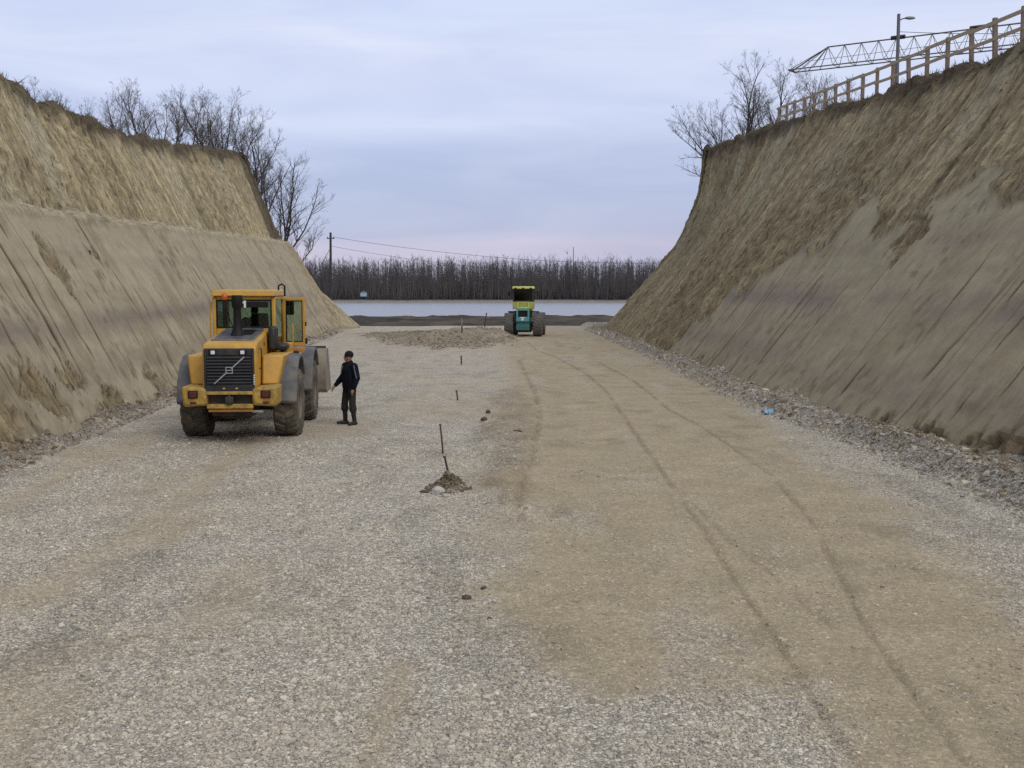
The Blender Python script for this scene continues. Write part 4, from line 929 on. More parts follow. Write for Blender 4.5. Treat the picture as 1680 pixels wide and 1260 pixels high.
P_('window_gasket', 'black', lambda m: (m.box((cx0, cy0 - .035, 3.012), (1.22, .03, .04)), m.box((cx0, cy0 - .035, 2.405), (1.22, .03, .04)), m.box((cx0 - .60, cy0 - .035, 2.71), (.035, .03, .58)), m.box((cx0 + .60, cy0 - .035, 2.71), (.035, .03, .58))), .006, cab)
P_('side_window', 'cabglass', lambda m: m.box((cx0 - .655, 1.18, 2.5), (.008, 1.42, 1.06)), 0, cab)
P_('front_window', 'cabglass', lambda m: m.box((cx0, cy1, 2.59), (1.22, .008, .86)), 0, cab)
P_('dark_curtain', 'seat', lambda m: m.box((cx0 - .50, .80, 2.7), (.10, .04, .62)), 0, cab)
P_('number_panel', 'black', lambda m: m.box((cx0 + .25, cy0 - .055, 2.915), (.58, .03, .13)), .03, cab)
one = [(-.012, -.065), (.03, -.065), (.03, .07), (-.005, .07), (-.045, .035), (-.045, .005), (-.012, .025)]
P_('number', 'white', lambda m: m.prism([(cx0 + .02 + a * 1.15, 2.925 + b * 1.15) for a, b in one], cy0 - .085, cy0 - .072, 'y'), 0, cab)
P_('mirror', 'black', lambda m: m.box((.84, 1.62, 2.82), (.17, .06, .32)), .02, cab)
P_('driver_seat', 'seat', lambda m: (m.box((.10, 1.0, 1.98), (.5, .5, .16)), m.hexa([(-.02 + .15, .70, 2.05), (.48, .70, 2.05), (.48, .84, 2.05), (.13, .84, 2.05)], [(.18, .60, 2.72), (.46, .60, 2.72), (.46, .72, 2.72), (.18, .72, 2.72)]), m.box((.10, 1.0, 1.75), (.35, .35, .36))), .04, cab)
P_('beacon', 'beacon', lambda m: (m.lathe([(0, .06), (.02, .075), (.10, .07), (.145, .04), (.15, 0)], 14, 'z', Matrix.Translation((cx0 - .40, cy0 - .17, 3.02)))), 0, cab)
P_('grab_rail', 'yellow', lambda m: m.tube([(cx0 - .68, cy0 + .05, 2.98), (cx0 - .76, cy0 + .03, 2.95), (cx0 - .76, cy0 + .03, 2.15), (cx0 - .68, cy0 + .05, 2.1)], .016, 8), 0, cab)
# open door, swung out from the front pillar
dr = P_('door', 'yellow', lambda m: (m.box((.25, 0, 3.03), (.52, .06, .07)), m.box((.25, 0, 1.985), (.52, .06, .09)), m.box((.03, 0, 2.5), (.07, .06, 1.0)), m.box((.48, 0, 2.5), (.06, .06, 1.0))), .012, cab)
dr.location = (cx0 + .72, 1.5, 0); dr.rotation_euler = (0, 0, R(-4))
P_('door_pane', 'cabglass', lambda m: m.box((.257, 0, 2.51), (.40, .008, .97)), 0, dr)
P_('door_gasket', 'black', lambda m: (m.box((.257, -.01, 2.985), (.39, .05, .02)), m.box((.257, -.01, 2.04), (.39, .05, .02)), m.box((.073, -.01, 2.51), (.018, .05, .96)), m.box((.443, -.01, 2.51), (.018, .05, .96))), 0, dr)
P_('door_handle', 'black', lambda m: m.box((.525, 0, 2.45), (.03, .05, .10)), .01, dr); P_('door_stop', 'black', lambda m: m.box((.53, 0, 2.05), (.05, .05, .14)), .01, dr)
# side equipment on the right
P_('oil_tank', 'grille', lambda m: (m.box((.645, .15, 2.18), (.17, .45, .52)), m.box((.80, .30, 1.98), (.30, .45, .16))), .06)
P_('platform', 'yellow', lambda m: (m.box((.88, .75, 1.94), (.22, .4, .22)),), .02)
P_('step_plate', 'orange', lambda m: (m.box((1.0, 1.35, 1.86), (.36, .5, .10)),), .01)
P_('hose_box', 'black', lambda m: (m.box((1.0, .95, 1.7), (.2, .3, .28)),), .03)
P_('handrail', 'yellow', lambda m: m.tube([(.98, .9, 1.95), (.98, .9, 2.42), (.94, 1.15, 2.46), (.92, 1.38, 2.42), (.92, 1.38, 1.92)], .017, 8), 0)
for hx in (-.16, .0, .16): P_('hydraulic_hose', 'black', lambda m, hx=hx: m.tube([(hx, 1.0, 1.15), (hx * 1.2, 1.4, 1.35), (hx, 1.9, 1.2)], .028, 8), 0)
P_('wiper', 'black', lambda m: (m.tube([(cx0 - .25, cy0 - .05, 2.42), (cx0 - .42, cy0 - .05, 2.85)], .010, 6)), 0)
P_('tow_hitch', 'dark', lambda m: (m.box((0, -1.72, .97), (.16, .12, .14)), m.tube([(0, -1.76, .87), (0, -1.76, 1.07)], .03, 8)), .01)
P_('side_decal', 'dark', lambda m: [m.box((.532, -.62 + .10 * k, 2.07), (.006, .07, .09)) for k in range(3)], 0)
P_('fuel_cap', 'dark', lambda m: m.tube([(.80, .52, 1.86), (.80, .52, 1.93)], .06, 10), 0)
# rear fenders and mudguards
for s in (-1, 1):
    fn = P_('fender', 'yellow', lambda m, s=s: m.hexa([(s * .57, -1.15, 1.24), (s * .92, -1.10, 1.24), (s * .92, .75, 1.24), (s * .57, .75, 1.24)], [(s * .57, -.98, 1.86), (s * 1.02, -.93, 1.86), (s * 1.02, .75, 1.86), (s * .57, .75, 1.86)]), .04)
    pr = []
    for a in range(0, 9):
        t_ = R(172 - a * 17); pr.append((.93 * math.cos(t_), .72 + (.93 if a < 6 else .95) * math.sin(t_) * 1.22))
    def guard(m, s=s, pr=pr, y0=0.):
        q = pr; n_ = len(q)
        w0, w1 = s * .80, s * 1.27
        v = [(w0, y0 + y, z) for y, z in q] + [(w1, y0 + y, z - .02) for y, z in q] + [(w0, y0 + y * .94, z - .06) for y, z in q] + [(w1, y0 + y * .94, z - .09) for y, z in q]
        f = []
        for i in range(n_ - 1):
            f += [(i, i + 1, n_ + i + 1, n_ + i), (2 * n_ + i, 3 * n_ + i, 3 * n_ + i + 1, 2 * n_ + i + 1), (n_ + i, n_ + i + 1, 3 * n_ + i + 1, 3 * n_ + i), (i, 2 * n_ + i, 2 * n_ + i + 1, i + 1)]
        f += [(0, n_, 3 * n_, 2 * n_), (n_ - 1, 3 * n_ - 1, 4 * n_ - 1, 2 * n_ - 1)]
        m.add(v, f)
    P_('mudguard', 'guard', guard, .02)
    # front fender
    P_('fender', 'yellow', lambda m, s=s: m.hexa([(s * .52, 2.15, 1.35), (s * .95, 2.15, 1.35), (s * .95, 3.7, 1.35), (s * .52, 3.7, 1.35)], [(s * .52, 2.28, 1.78), (s * 1.0, 2.28, 1.78), (s * 1.0, 3.6, 1.72), (s * .52, 3.6, 1.72)]), .04)
    P_('mudguard', 'guard', lambda m, s=s: guard(m, s, pr, 3.0), .02)
# lift arms and bucket
P_('lift_arm', 'yellow', lambda m: (m.prism([(2.4, 1.9), (2.6, 2.05), (4.2, 1.35), (4.75, .95), (4.7, .75), (4.1, 1.0), (2.5, 1.6)], -.42, -.28), m.prism([(2.4, 1.9), (2.6, 2.05), (4.2, 1.35), (4.75, .95), (4.7, .75), (4.1, 1.0), (2.5, 1.6)], .28, .42)), .01)
P_('tilt_link', 'dark', lambda m: (m.tube([(0, 2.5, 2.0), (0, 3.9, 1.75)], .07, 10), m.prism([(3.7, 1.9), (4.0, 1.9), (4.4, 1.3), (4.2, 1.0), (3.9, 1.3)], -.07, .07)), 0)
bk = empty('bucket', (0, 4.55, .72), 0, ld)
prof = [(1.15, -.18), (.35, -.20), (.08, -.08), (0, .20), (.04, .60), (.20, .90), (.36, 1.0)]
def bucket_shell(m):
    n_ = len(prof); q = prof; inn = [(y + .05, z + .04) for y, z in prof]
    v = [(-1.33, y, z) for y, z in q] + [(1.33, y, z) for y, z in q] + [(-1.33, y, z) for y, z in inn] + [(1.33, y, z) for y, z in inn]
    f = []
    for i in range(n_ - 1): f += [(i, i + 1, n_ + i + 1, n_ + i), (2 * n_ + i, 3 * n_ + i, 3 * n_ + i + 1, 2 * n_ + i + 1)]
    f += [(0, n_, 3 * n_, 2 * n_), (n_ - 1, 3 * n_ - 1, 4 * n_ - 1, 2 * n_ - 1)]
    m.add(v, f)
P_('bucket_shell', 'steel', bucket_shell, 0, bk, 50)
for s in (-1, 1):
    P_('side_plate', 'steel', lambda m, s=s: m.prism([(1.10, -.17), (.35, -.20), (.08, -.08), (0, .20), (.04, .60), (.20, .90), (.36, 1.0), (.55, .80), (1.0, .15)], s * 1.32, s * 1.36), .005, bk)
    P_('side_cutter', 'edge', lambda m, s=s: m.prism([(1.16, -.19), (.98, .10), (.40, 1.0), (.52, 1.02), (.78, .72), (1.22, .05)], s * 1.335, s * 1.385), .004, bk)
P_('cutting_edge', 'edge', lambda m: m.box((0, 1.2, -.19), (2.7, .22, .03)), .004, bk)
P_('top_lip', 'dark', lambda m: m.box((0, .38, 1.02), (2.66, .1, .05)), .01, bk)
J = joints_sit()
drv = person(J, (0, 0, 0), 0, 'dark clad driver sitting in the cab of the yellow loader', head_yaw=R(35), beanie=False)
drv.parent = None
Tm = Matrix.Translation((ldx, ldy, LZ)) @ Matrix.Rotation(R(4), 4, 'Z')
drv.location = Tm @ Vector((.10, .98, 1.53)); drv.rotation_euler = (0, 0, R(4 + 12))

# ------------------------------------------------------------------ green and yellow tractor far down the road
tx, ty = .83, 79.5
TZ = float(road_h(np.array([tx]), np.array([ty]))[0])
tr = empty('tractor', (tx, ty, TZ), R(-3.5)); tag(tr, 'large teal and yellow articulated tractor on the far end of the roadbed', 'tractor')
def T_(name, mat, build, bevel=.02, parent=tr, smooth=40): return P_(name, mat, build, bevel, parent, smooth)
M['tyre2'] = pm('grey_tractor_tyre_rubber', (.11, .108, .10), .9, .15, 6, dirt=(.20, .18, .145), dirt_amt=.8)
tm = tyre_parts(.84, .68, 22, .06, .22).build('tyre_source', M['tyre2'], None, 0, 35); ty2 = tm.data; ty2.name = 'tractor_tyre'; bpy.data.objects.remove(tm)
for y in (0, 3.1):
    for s in (-1, 1):
        wheel(tr, (s * 1.03 + (.12 if y > 0 else 0), y,   .84), .84, .68, s, ty2, M['rim'])
for ay in (0, 3.1): T_('axle', 'dark', lambda m: m.tube([(-.8, ay, .84), (.8, ay, .84)], .17, 10), 0)
T_('chassis', 'teal', lambda m: (m.box((0, -.15, 1.0), (.92, 1.5, .75)), m.box((0, 2.2, 1.0), (.9, 2.6, .6)), m.hexa([(-.46, -.95, .45), (.46, -.95, .45), (.46, .3, .45), (-.46, .3, .45)], [(-.50, -1.0, .80), (.50, -1.0, .80), (.50, .3, .80), (-.50, .3, .80)])), .03)
T_('belly_infill', 'dark', lambda m: m.box((.05, 1.4, .55), (1.0, 3.6, .5)), .03)  # dark box added to darken the open gap under the tractor
T_('wheel_guard', 'dark', lambda m: (m.box((-.86, .3, 1.76), (.5, .9, .10)), m.box((.86, .3, 1.76), (.5, .9, .10)), m.box((0, .3, 1.6), (1.25, 1.0, .5))), .03)
g = T_('rear_panel', 'tealight', lambda m: (m.box((-.405, -1.0, 1.55), (.12, .12, .90)), m.box((.405, -1.0, 1.55), (.12, .12, .90)), m.box((0, -1.0, 1.93), (.69, .12, .14)), m.box((0, -1.0, 1.26), (.69, .12, .32)), m.box((0, -.6, 1.5), (.9, .7, .9))), .02)
T_('dark_opening', 'black', lambda m: m.box((0, -.955, 1.64), (.68, .04, .46)), 0, g)
T_('badge', 'lamp', lambda m: (m.box((-.02, -1.068, 1.36), (.32, .02, .07)), m.lathe([(-1.075, 0), (-1.075, .08), (-1.06, .09)], 14, 'y', Matrix.Translation((-.02, 0, 1.23)))), .005, g)
g = T_('cab_lower', 'lime', lambda m: (m.box((0, .30, 2.23), (1.52, 1.5, .52))), .04)
T_('hatch_frame', 'limelight', lambda m: (m.box((-.40, -.47, 2.25), (.09, .05, .46)), m.box((.40, -.47, 2.25), (.09, .05, .46)), m.box((0, -.47, 2.455), (.72, .05, .06)), m.box((0, -.47, 2.06), (.72, .05, .09))), .01, g)
T_('hatch_panel', 'lime', lambda m: m.box((0, -.455, 2.26), (.70, .03, .34)), .01, g)
T_('cab_frame', 'dark', lambda m: [m.box((sx * .70, y, 2.96), (.09, .09, .95)) for sx in (-1, 1) for y in (-.38, 1.0)] + [m.box((0, -.38, 2.53), (1.4, .09, .08)), m.box((0, -.38, 3.40), (1.4, .09, .08)), m.box((0, 1.0, 3.40), (1.4, .09, .08)), m.box((-.7, .31, 3.40), (.09, 1.3, .08)), m.box((.7, .31, 3.40), (.09, 1.3, .08))], .015)
T_('cab_window', 'darkglass', lambda m: (m.box((0, -.40, 2.96), (1.32, .01, .80)), m.box((0, 1.02, 2.96), (1.32, .01, .80)), m.box((-.70, .31, 2.96), (.01, 1.3, .80)), m.box((.70, .31, 2.96), (.01, 1.3, .80))), 0)
T_('cab_roof', 'limelight', lambda m: m.hexa([(-.80, -.55, 3.42), (.80, -.55, 3.42), (.80, 1.15, 3.42), (-.80, 1.15, 3.42)], [(-.76, -.50, 3.60), (.76, -.50, 3.60), (.76, 1.1, 3.60), (-.76, 1.1, 3.60)]), .05)
for x in (-.55, 0, .55): T_('roof_lamp', 'black', lambda m, x=x: m.lathe([(-.64, 0), (-.64, .09), (-.54, .07)], 12, 'y', Matrix.Translation((x, 0, 3.43))), 0)
for s in (-1, 1): T_('mirror', 'black', lambda m, s=s: (m.box((s * 1.02, -.1, 3.05), (.12, .05, .34)), m.tube([(s * .72, -.1, 3.2), (s * 1.02, -.1, 3.22)], .02, 6)), .01)
T_('driver_seat', 'seat', lambda m: (m.box((0, .25, 2.46), (.5, .5, .14)), m.box((0, .02, 2.8), (.48, .12, .62))), .03)
T_('front_hood', 'lime', lambda m: m.box((.05, 2.6, 1.85), (1.0, 2.6, .75)), .06)
drv2 = person(joints_sit(), (tx, ty + .28, TZ + 2.0), R(3), 'dark figure driving the teal and yellow tractor', beanie=False)

# ------------------------------------------------------------------ timber fence on the right crest
fx = 15.95
fence = empty('timber_fence', (fx, 50, float(crestRz(50.)))); tag(fence, 'raw timber fence of posts and two rails along the right bank crest', 'fence')
pb = MB(); pb.box((0, 0, .35), (.13, .13, 1.85)); p0 = pb.build('post', M['wood'], None, .008); post_me = p0.data; bpy.data.objects.remove(p0)
py = [30.95 + 2.0 * k for k in range(19)]; random.seed(21); tops = []
for k, y in enumerate(py):
    z = float(np.interp(y, [30, 34.9, 44.9, 66.7, 70], [11.66, 12.0, 12.66, 14.2, 14.4])) - 1.27
    o = bpy.data.objects.new('post', post_me); col.objects.link(o); o.parent = fence
    o.location = (random.uniform(-.04, .04), y - 50, z - float(crestRz(50.))); o.rotation_euler = (random.uniform(-.03, .03), random.uniform(-.03, .03), random.uniform(-.1, .1)); o.scale = (1, 1, random.uniform(.98, 1.03))
    tops.append(Vector(o.location))
for k in range(len(py) - 1):
    for hz_, th in ((1.16, .13), (.62, .12)):
        a, b = tops[k], tops[k + 1]
        mb = MB(); d_ = b - a; ln_ = d_.length + .10
        mb.box((0, 0, 0), (.032, ln_, th))
        o = mb.build('rail', M['woodlight'], fence, .004); o.location = (a + b) / 2 + Vector((-.088, 0, hz_ + random.uniform(-.03, .03) - .0))
        o.rotation_euler = (math.atan2(d_.z, d_.y) + random.uniform(-.008, .008), 0, 0)

# ------------------------------------------------------------------ tower crane behind the right bank
cr_tip = Vector((19.6, 78.3, 18.6)); jd = Vector((.775, -.632, -.022)).normalized(); side_v = Vector((.632, .775, 0))
mast_xy = cr_tip + jd * 33
cz = float(crestRz(mast_xy.y)) + .5
crane = empty('tower_crane', (mast_xy.x, mast_xy.y, cz)); tag(crane, 'lattice jib of a tower crane reaching left above the timber fence', 'crane')
o0 = Vector((mast_xy.x, mast_xy.y, cz)); up = Vector((0, 0, 1))
def cl(p): return tuple(p - o0)
jb = MB(); hgt, wdt = 1.35, .55; Ljib = 33
def jp(t, k):  # k 0,1 lower chords, 2 upper chord
    b = cr_tip + jd * t
    return b + side_v * (wdt if k else -wdt) if k < 2 else b + up * hgt * min(1, t / 2.6 if t < 2.6 else 1)
for k in (0, 1): jb.tube([cl(jp(0, k)), cl(jp(Ljib, k))], .045, 6)
uc = MB(); uc.tube([cl(cr_tip), cl(jp(2.6, 2)), cl(jp(Ljib, 2))], .05, 6); uc.build('upper_chord', M['jib'], crane)
jb.build('lower_chord', M['jib'], crane)
n_ = 26; step = (Ljib - 2.6) / n_
for i in range(n_):
    t0 = 2.6 + i * step; lc = MB()
    for k in (0, 1):
        lc.tube([cl(jp(t0, 2)), cl(jp(t0 + step / 2, k))], .02, 5); lc.tube([cl(jp(t0 + step / 2, k)), cl(jp(t0 + step, 2))], .02, 5)
    lc.tube([cl(jp(t0 + step / 2, 0)), cl(jp(t0 + step / 2, 1))], .022, 5)
    lc.build('lattice_brace', M['jib'], crane)
tb = MB()
for t in (.9, 1.75, 2.6):
    for k in (0, 1): tb.tube([cl(jp(2.6, 2)), cl(jp(t - .8, k))], .028, 5)
tb.tube([cl(jp(0, 0)), cl(jp(0, 1))], .07, 6); tb.build('jib_tip', M['jib'], crane)
for t in (7.4, 12.4, 17.4): 
    q = MB(); q.tube([cl(jp(t - .45, 2) + up * .06), cl(jp(t + .45, 2) + up * .06)], .14, 8); q.build('joint_sleeve', M['dark'], crane)
q = MB(); q.tube([cl(jp(1, 0) + side_v * wdt + up * .55), cl(jp(Ljib, 0) + side_v * wdt + up * .75)], .015, 5); q.build('trolley_rope', M['cable'], crane)
mm_ = MB()
for sx in (-.6, .6):
    for sy in (-.6, .6): mm_.tube([(sx, sy, 0), (sx, sy, cr_tip.z - cz + 3.2)], .08, 6)
for i in range(6):
    z0 = i * 1.4
    for sx, sy, ex_, ey in ((-.6, -.6, .6, -.6), (.6, -.6, .6, .6), (.6, .6, -.6, .6), (-.6, .6, -.6, -.6)): mm_.tube([(sx, sy, z0), (ex_, ey, z0 + 1.4)], .04, 5)
mm_.build('mast', M['jib'], crane)
q = MB(); q.box((0, 0, .2), (3, 3, .5)); q.build('crane_base', M['concrete'], crane, .03)

# ------------------------------------------------------------------ street lamp, poles and wires
lz = 13.3; lamp = empty('street_lamp', (23.4, 68, lz)); tag(lamp, 'slim street lamp pole rising behind the timber fence', 'street lamp')
q = MB(); q.tube([(0, 0, -.3), (0, 0, 6.65)], [.13, .10], 10); q.build('pole', M['concrete'], lamp)
q = MB(); q.tube([(0, 0, 6.25), (.25, 0, 6.38), (.5, 0, 6.40)], .035, 8); q.build('arm', M['concrete'], lamp)
q = MB(); q.ball((.68, 0, 6.42), (.34, .14, .10), 14, 8); q.build('lamp_head', M['silver'], lamp)
def wire(name, a, b, sag, r, label, cat='cable'):
    a, b = Vector(a), Vector(b); pts = []
    for i in range(25):
        t = i / 24; p = a.lerp(b, t); p.z -= sag * 4 * t * (1 - t); pts.append(tuple(p - a))
    q = MB(); q.tube(pts, r, 5); o = q.build(name, M['cable']); o.location = a; return tag(o, label, cat)
wire('cable', (23.5, 68, 18.9), (52, 62, 20.5), 1.1, .018, 'thin cable running right from the street lamp pole')
up_ = empty('utility_pole', (-21.45, 130, -2.2)); tag(up_, 'dark wooden utility pole standing past the end of the left bank', 'utility pole')
q = MB(); q.tube([(0, 0, -.5), (.12, 0, 12.4)], [.19, .13], 10); q.build('pole', M['oldwood'], up_)
q = MB(); q.box((.12, 0, 11.7), (.9, .1, .1)); q.build('crossarm', M['oldwood'], up_, .01)
for s in (-.35, .35): q = MB(); q.lathe([(11.75, .03), (11.8, .06), (11.88, .05), (11.92, .02)], 8, 'z', Matrix.Translation((.12 + s, 0, 0))); q.build('insulator', M['concrete'], up_)
wire('cable', (-21.3, 130, 9.7), (42, 150, 8.6), 2.2, .02, 'upper power cable sagging from the utility pole over the river')
wire('cable', (-21.3, 130, 8.6), (42, 152, 7.6), 2.6, .017, 'lower power cable sagging from the utility pole over the river')
wire('guy_wire', (-21.35, 130, 8.4), (-24.5, 130, 3.0), .02, .03, 'guy wire slanting left from the utility pole')
rm = MB(); rm.tube([(0, 0, 0), (0, 0, 42)], [.5, .25], 6)
for i in range(10): rm.tube([(-.6, 0, i * 4.2), (.6, 0, i * 4.2 + 2.1)], .12, 4); 
o = rm.build('radio_mast', M['concrete']); o.location = (55, 990, 2); tag(o, 'thin radio mast rising behind the forest beyond the river', 'mast')
ht = empty('hut', (-90, 668, -.6)); tag(ht, 'small pale blue hut at the foot of the forest across the river', 'hut')
q = MB(); q.box((0, 0, 2.6), (3.6, 3, 2.4)); q.build('wall', M['hut'], ht, .03)
q = MB(); q.prism([(-2.1, 3.8), (2.1, 3.8), (0, 4.8)], -1.7, 1.7, 'y'); q.build('roof', M['concrete'], ht)
q = MB(); [q.box((x, y, .7), (.25, .25, 1.6)) for x in (-1.6, 1.6) for y in (-1.3, 1.3)]; q.build('stilts', M['oldwood'], ht)

# ------------------------------------------------------------------ bare trees
def gen_tree(seed, H, nst, spread, lean=(0, 0), dens=1.0):
    rnd = random.Random(seed); trunk, crown = MB(), MB()
    def grow(mb, p, d, ln_, r, lvl):
        ns = (7, 5, 4, 3)[lvl]; pts = [p.copy()]; rad = [r]; q = p.copy(); d = d.copy()
        for i in range(ns):
            d = (d + Vector((rnd.gauss(0, .13), rnd.gauss(0, .13), rnd.gauss(.05, .08)))).normalized()
            q = q + d * ln_ / ns; pts.append(q.copy()); rad.append(max(.0035, r * (1 - .82 * (i + 1) / ns)))
        mb.tube(pts, rad, (6, 4, 3, 3)[lvl], caps=False)
        if lvl == 3: return
        nb = int((14, 9, 7)[lvl] * dens * rnd.uniform(.8, 1.2))
        for k in range(nb):
            t = rnd.uniform((.22, .2, .15)[lvl], .97); j = min(int(t * ns), ns - 1); f = t * ns - j
            b = pts[j].lerp(pts[j + 1], f); dd = (pts[j + 1] - pts[j]).normalized()
            ax = dd.orthogonal().normalized(); ax.rotate(Matrix.Rotation(rnd.uniform(0, 6.283), 3, dd).to_quaternion())
            nd = (dd * math.cos(rnd.uniform(.5, 1.05)) + ax * math.sin(rnd.uniform(.5, 1.05)) + Vector((0, 0, .22))).normalized()
            l2 = ln_ * rnd.uniform(.28, .5) * (1.15 - .55 * t) * (1 if lvl else .95)
            grow(crown, b, nd, l2, max(.004, rad[j] * (.5 if lvl == 0 else .55)), lvl + 1)
    for s in range(nst):
        a = rnd.uniform(0, 6.283); sp = spread * rnd.uniform(.4, 1.2) if nst > 1 else spread * .4
        d = Vector((math.cos(a) * sp + lean[0], math.sin(a) * sp + lean[1], 1)).normalized()
        hh = H * rnd.uniform(.78, 1.05); grow(trunk, Vector((math.cos(a) * .12, math.sin(a) * .12, -.5)), d, hh, (.0145 * hh * rnd.uniform(.6, .9) + .010), 0)
    t_o = trunk.build('trunk', M['bark'], None, 0, 60); c_o = crown.build('crown', M['twig'], None, 0, 60)
    r = (t_o.data, c_o.data); bpy.data.objects.remove(t_o); bpy.data.objects.remove(c_o); return r
def plant_tree(me, x, y, z, rz, s, label, group):
    r = empty('bare_tree', (x, y, z), rz); r.scale = (s, s, s); tag(r, label, 'tree', group)
    for nm, m_ in zip(('trunk', 'crown'), me): o = bpy.data.objects.new(nm, m_); col.objects.link(o); o.parent = r
    return r
TV = [gen_tree(s, 6, n_, sp, dens=dn) for s, n_, sp, dn in ((1, 1, .3, 1.1), (2, 2, .3, 1), (3, 3, .35, .9), (4, 2, .45, 1), (5, 1, .2, 1.2), (6, 4, .4, .8))]
ordn = ['first', 'second', 'third', 'fourth', 'fifth', 'sixth', 'seventh', 'eighth', 'ninth', 'tenth', 'eleventh', 'twelfth', 'thirteenth', 'fourteenth', 'fifteenth', 'sixteenth', 'seventeenth', 'eighteenth', 'nineteenth', 'twentieth', 'twenty-first', 'twenty-second', 'twenty-third']
def zat(py_, Y): return 3.16 + (480 - py_) / 1800 * Y
random.seed(5)
# (pixel column of the crown, pixel row of its top, distance)
leftT = [(128, 140, 72), (196, 168, 78), (222, 150, 84), (243, 138, 80), (268, 140, 88), (292, 152, 84), (318, 146, 92), (345, 150, 88), (372, 158, 92), (396, 175, 96), (416, 188, 94), (432, 205, 97), (448, 225, 99), (208, 158, 90), (255, 148, 93), (305, 150, 80), (332, 148, 95), (358, 152, 84), (384, 163, 89), (407, 178, 91), (425, 192, 93)]
k = 0
for i, (px, ptop, Y) in enumerate(leftT):
    x = (px - 840) / 1800 * Y; g0 = float(crestLz(min(Y, 91))) - .1
    if Y > 91.5: g0 = 14.2 - (Y - 91) * .9
    Ht = zat(ptop, Y) - g0; s = Ht / 6.0
    plant_tree(TV[(i * 5 + 1) % 6], x, Y, g0, random.uniform(0, 6.28), s, (ordn[sorted(q[0] for q in leftT).index(px)] if i else '') + ' bare tree from the left along the left bank crest' if i else 'lone leftmost bare tree standing apart on the left bank crest', 'bare trees on the left bank')
# the spreading trees on the end slope of the left bank
tl = gen_tree(31, 7.6, 5, .6, (.22, 0), .9)
plant_tree(tl, -20.4, 99, 6.6, 0, 1.1, 'large bare tree leaning right over the end of the left bank', 'bare trees on the left bank')
tl2 = gen_tree(33, 6, 2, .5, (.5, .1), 1.0)
plant_tree(tl2, -20.3, 101, 5.3, .4, .95, 'low bare tree growing on the end slope below the leaning tree', 'bare trees on the left bank')
plant_tree(TV[2], -21.8, 96, 10.2, 2., .9, 'bushy bare tree beside the dark end face of the left bank', 'bare trees on the left bank')
for i, (px, ptop, Y) in enumerate([(62, 128, 55), (90, 158, 70), (156, 176, 74), (176, 172, 76)]):
    x = (px - 840) / 1800 * Y; g0 = float(crestLz(Y)) + .1
    plant_tree(TV[5 if i % 2 else 2], x, Y, g0, i * 1.3, max(.25, (zat(ptop, Y) - g0) / 6), ['thin bare sapling at the far left above the left bank', 'small bare bush between the sapling and the lone tree', 'low bare bush right of the lone tree on the left crest', 'low bare bush at the foot of the tree row on the left crest'][i], 'bare trees on the left bank')
rightT = [(1180, 150, 92), (1205, 88, 91), (1236, 104, 93), (1262, 116, 90), (1290, 112, 92), (1318, 118, 88), (1352, 128, 84), (1395, 128, 86)]
for i, (px, ptop, Y) in enumerate(rightT):
    x = (px - 840) / 1800 * Y + (0 if i else .8); g0 = float(crestRz(min(Y, 88)))
    if Y > 88.5: g0 = 14.3 - (Y - 88) * .35
    s = (zat(ptop, Y) - g0) / 6.
    plant_tree(TV[(i * 5 + 3) % 6], x, Y, g0, random.uniform(0, 6.28), s, ('leftmost upright bare tree on the right bank crest' if i == 0 else 'tallest bare tree on the right bank crest, second from the left' if i == 1 else ordn[i] + ' bare tree from the left along the right bank crest'), 'bare trees on the right bank')
tl3 = gen_tree(41, 5.2, 2, .2, (-.95, 0), .9)
tl5 = gen_tree(47, 6.4, 3, .22, (-.45, 0), .8)
plant_tree(tl5, 17.9, 91, 13.4, 0, 1.0, 'several stemmed bare tree leaning left near the right bank corner', 'bare trees on the right bank')
plant_tree(tl3, 17.1, 90, 13.6, 0, 1.2, 'bare tree leaning far out left from the right bank corner', 'bare trees on the right bank')
tl4 = gen_tree(43, 3.4, 1, .1, (-2.2, 0), .6)
plant_tree(tl4, 15.9, 89.3, 12.6, 0, 1.0, 'small bare branch growing sideways out of the right bank corner', 'bare trees on the right bank')

# ------------------------------------------------------------------ the far wood across the river (one mass)
nT = 5600
fy = 688 + 150 * rng.random(nT); fxx = (rng.random(nT) * 2 - 1) * 285
hts = (20 + 7 * vnoise(fxx * .02, fy * .03, 501) + 6 * (rng.random(nT) - .5)) ; hts = np.where(rng.random(nT) < .05, hts * 1.12, hts)
nb = 20; Vl = []; Fl = []; base = 0
def cone(p0, p1, r):
    """n three-sided spikes"""
    d = p1 - p0; d = d / (np.linalg.norm(d, axis=1, keepdims=True) + 1e-9)
    u = np.cross(d, np.array([.31, .87, .2])); u /= np.linalg.norm(u, axis=1, keepdims=True) + 1e-9; w_ = np.cross(d, u)
    vs_ = [p0 + r[:, None] * (u * math.cos(a) + w_ * math.sin(a)) for a in (0, 2.094, 4.189)] + [p1]
    return np.stack(vs_, 1)
p0 = np.stack([fxx, fy, np.full(nT, -.9)], 1); lean_ = rng.normal(0, .9, (nT, 2)); p1 = p0 + np.stack([lean_[:, 0], lean_[:, 1], hts], 1)
allv = [cone(p0, p1, .20 + .12 * rng.random(nT))]
for k in range(nb):
    t = (.10 + .88 * rng.random(nT))[:, None]; b = p0 + (p1 - p0) * t
    a = rng.random(nT) * 6.283; ln_ = hts * (.12 + .18 * rng.random(nT)) * (1.2 - .7 * t[:, 0])
    e_ = b + np.stack([np.cos(a) * ln_ * .55, np.sin(a) * ln_ * .55, ln_ * (.6 + .4 * rng.random(nT))], 1)
    allv.append(cone(b, e_, .06 + .06 * rng.random(nT)))
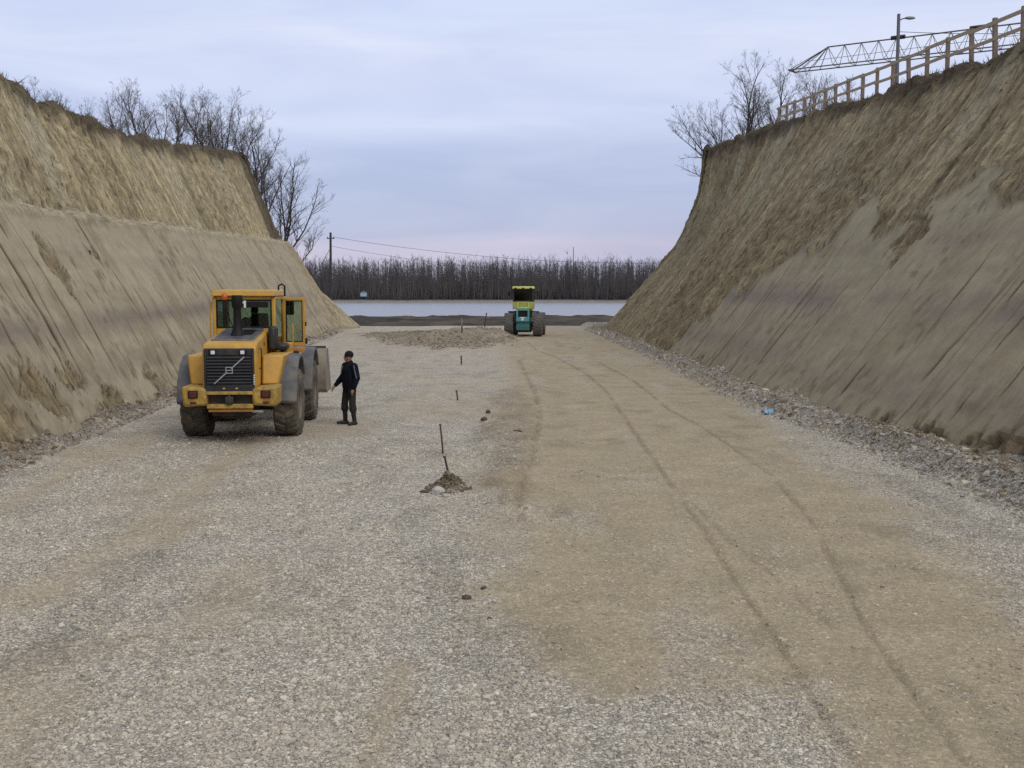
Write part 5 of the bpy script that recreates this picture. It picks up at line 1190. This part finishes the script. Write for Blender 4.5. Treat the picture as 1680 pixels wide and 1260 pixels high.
# undergrowth
nU = 26000; ux = (rng.random(nU) * 2 - 1) * 285; uy = 684 + 120 * rng.random(nU); uh = 3 + 14 * rng.random(nU)
q0 = np.stack([ux, uy, np.full(nU, -1.)], 1); allv.append(cone(q0, q0 + np.stack([rng.normal(0, 1.6, nU), rng.normal(0, 1, nU), uh], 1), .16 + .22 * rng.random(nU)))
Vv = np.concatenate(allv); nC = len(Vv)
Fq = (np.array([(0, 1, 3), (1, 2, 3), (2, 0, 3)])[None] + (np.arange(nC) * 4)[:, None, None]).reshape(-1, 3)
me = bpy.data.meshes.new('far_forest'); me.vertices.add(nC * 4); me.vertices.foreach_set('co', Vv.reshape(-1).astype(np.float32))
me.loops.add(Fq.size); me.loops.foreach_set('vertex_index', Fq.reshape(-1).astype(np.int32)); me.polygons.add(len(Fq)); me.polygons.foreach_set('loop_start', np.arange(0, Fq.size, 3, dtype=np.int32)); me.update(calc_edges=True)
me.materials.append(M['forest']); o = bpy.data.objects.new('far_forest', me); col.objects.link(o)
tag(o, 'dark leafless forest lining the far shore of the river', 'forest', kind='stuff')
# dry stems and turf tufts on the crests (uncountable)
def tufts(name, P, ci, label, n, seed):
    r = np.random.default_rng(seed); nu = P.shape[0]; i = r.integers(20, nu - 100, n); j = ci + r.integers(-2, 7, n)
    b = P[i, j]; h = .06 + .30 * r.random(n) ** 4
    V4 = cone(b, b + np.stack([r.normal(0, .12, n), r.normal(0, .12, n), h], 1), .012 + .015 * r.random(n))
    F = (np.array([(0, 1, 3), (1, 2, 3), (2, 0, 3)])[None] + (np.arange(n) * 4)[:, None, None]).reshape(-1, 3)
    me = bpy.data.meshes.new(name); me.vertices.add(n * 4); me.vertices.foreach_set('co', V4.reshape(-1).astype(np.float32)); me.loops.add(F.size); me.loops.foreach_set('vertex_index', F.reshape(-1).astype(np.int32)); me.polygons.add(len(F)); me.polygons.foreach_set('loop_start', np.arange(0, F.size, 3, dtype=np.int32)); me.update(calc_edges=True)
    me.materials.append(M['drygrass']); o = bpy.data.objects.new(name, me); col.objects.link(o); return tag(o, label, 'grass', kind='stuff')
M['drygrass'] = pm('dry_grass', (.12, .095, .05), .95, .3, 2)
tufts('dry_grass', PL, ciL, 'dry grass stems and roots along the left bank crest', 5000, 1)
tufts('dry_grass', PR, ciR, 'dry grass stems and roots along the right bank crest', 4000, 2)
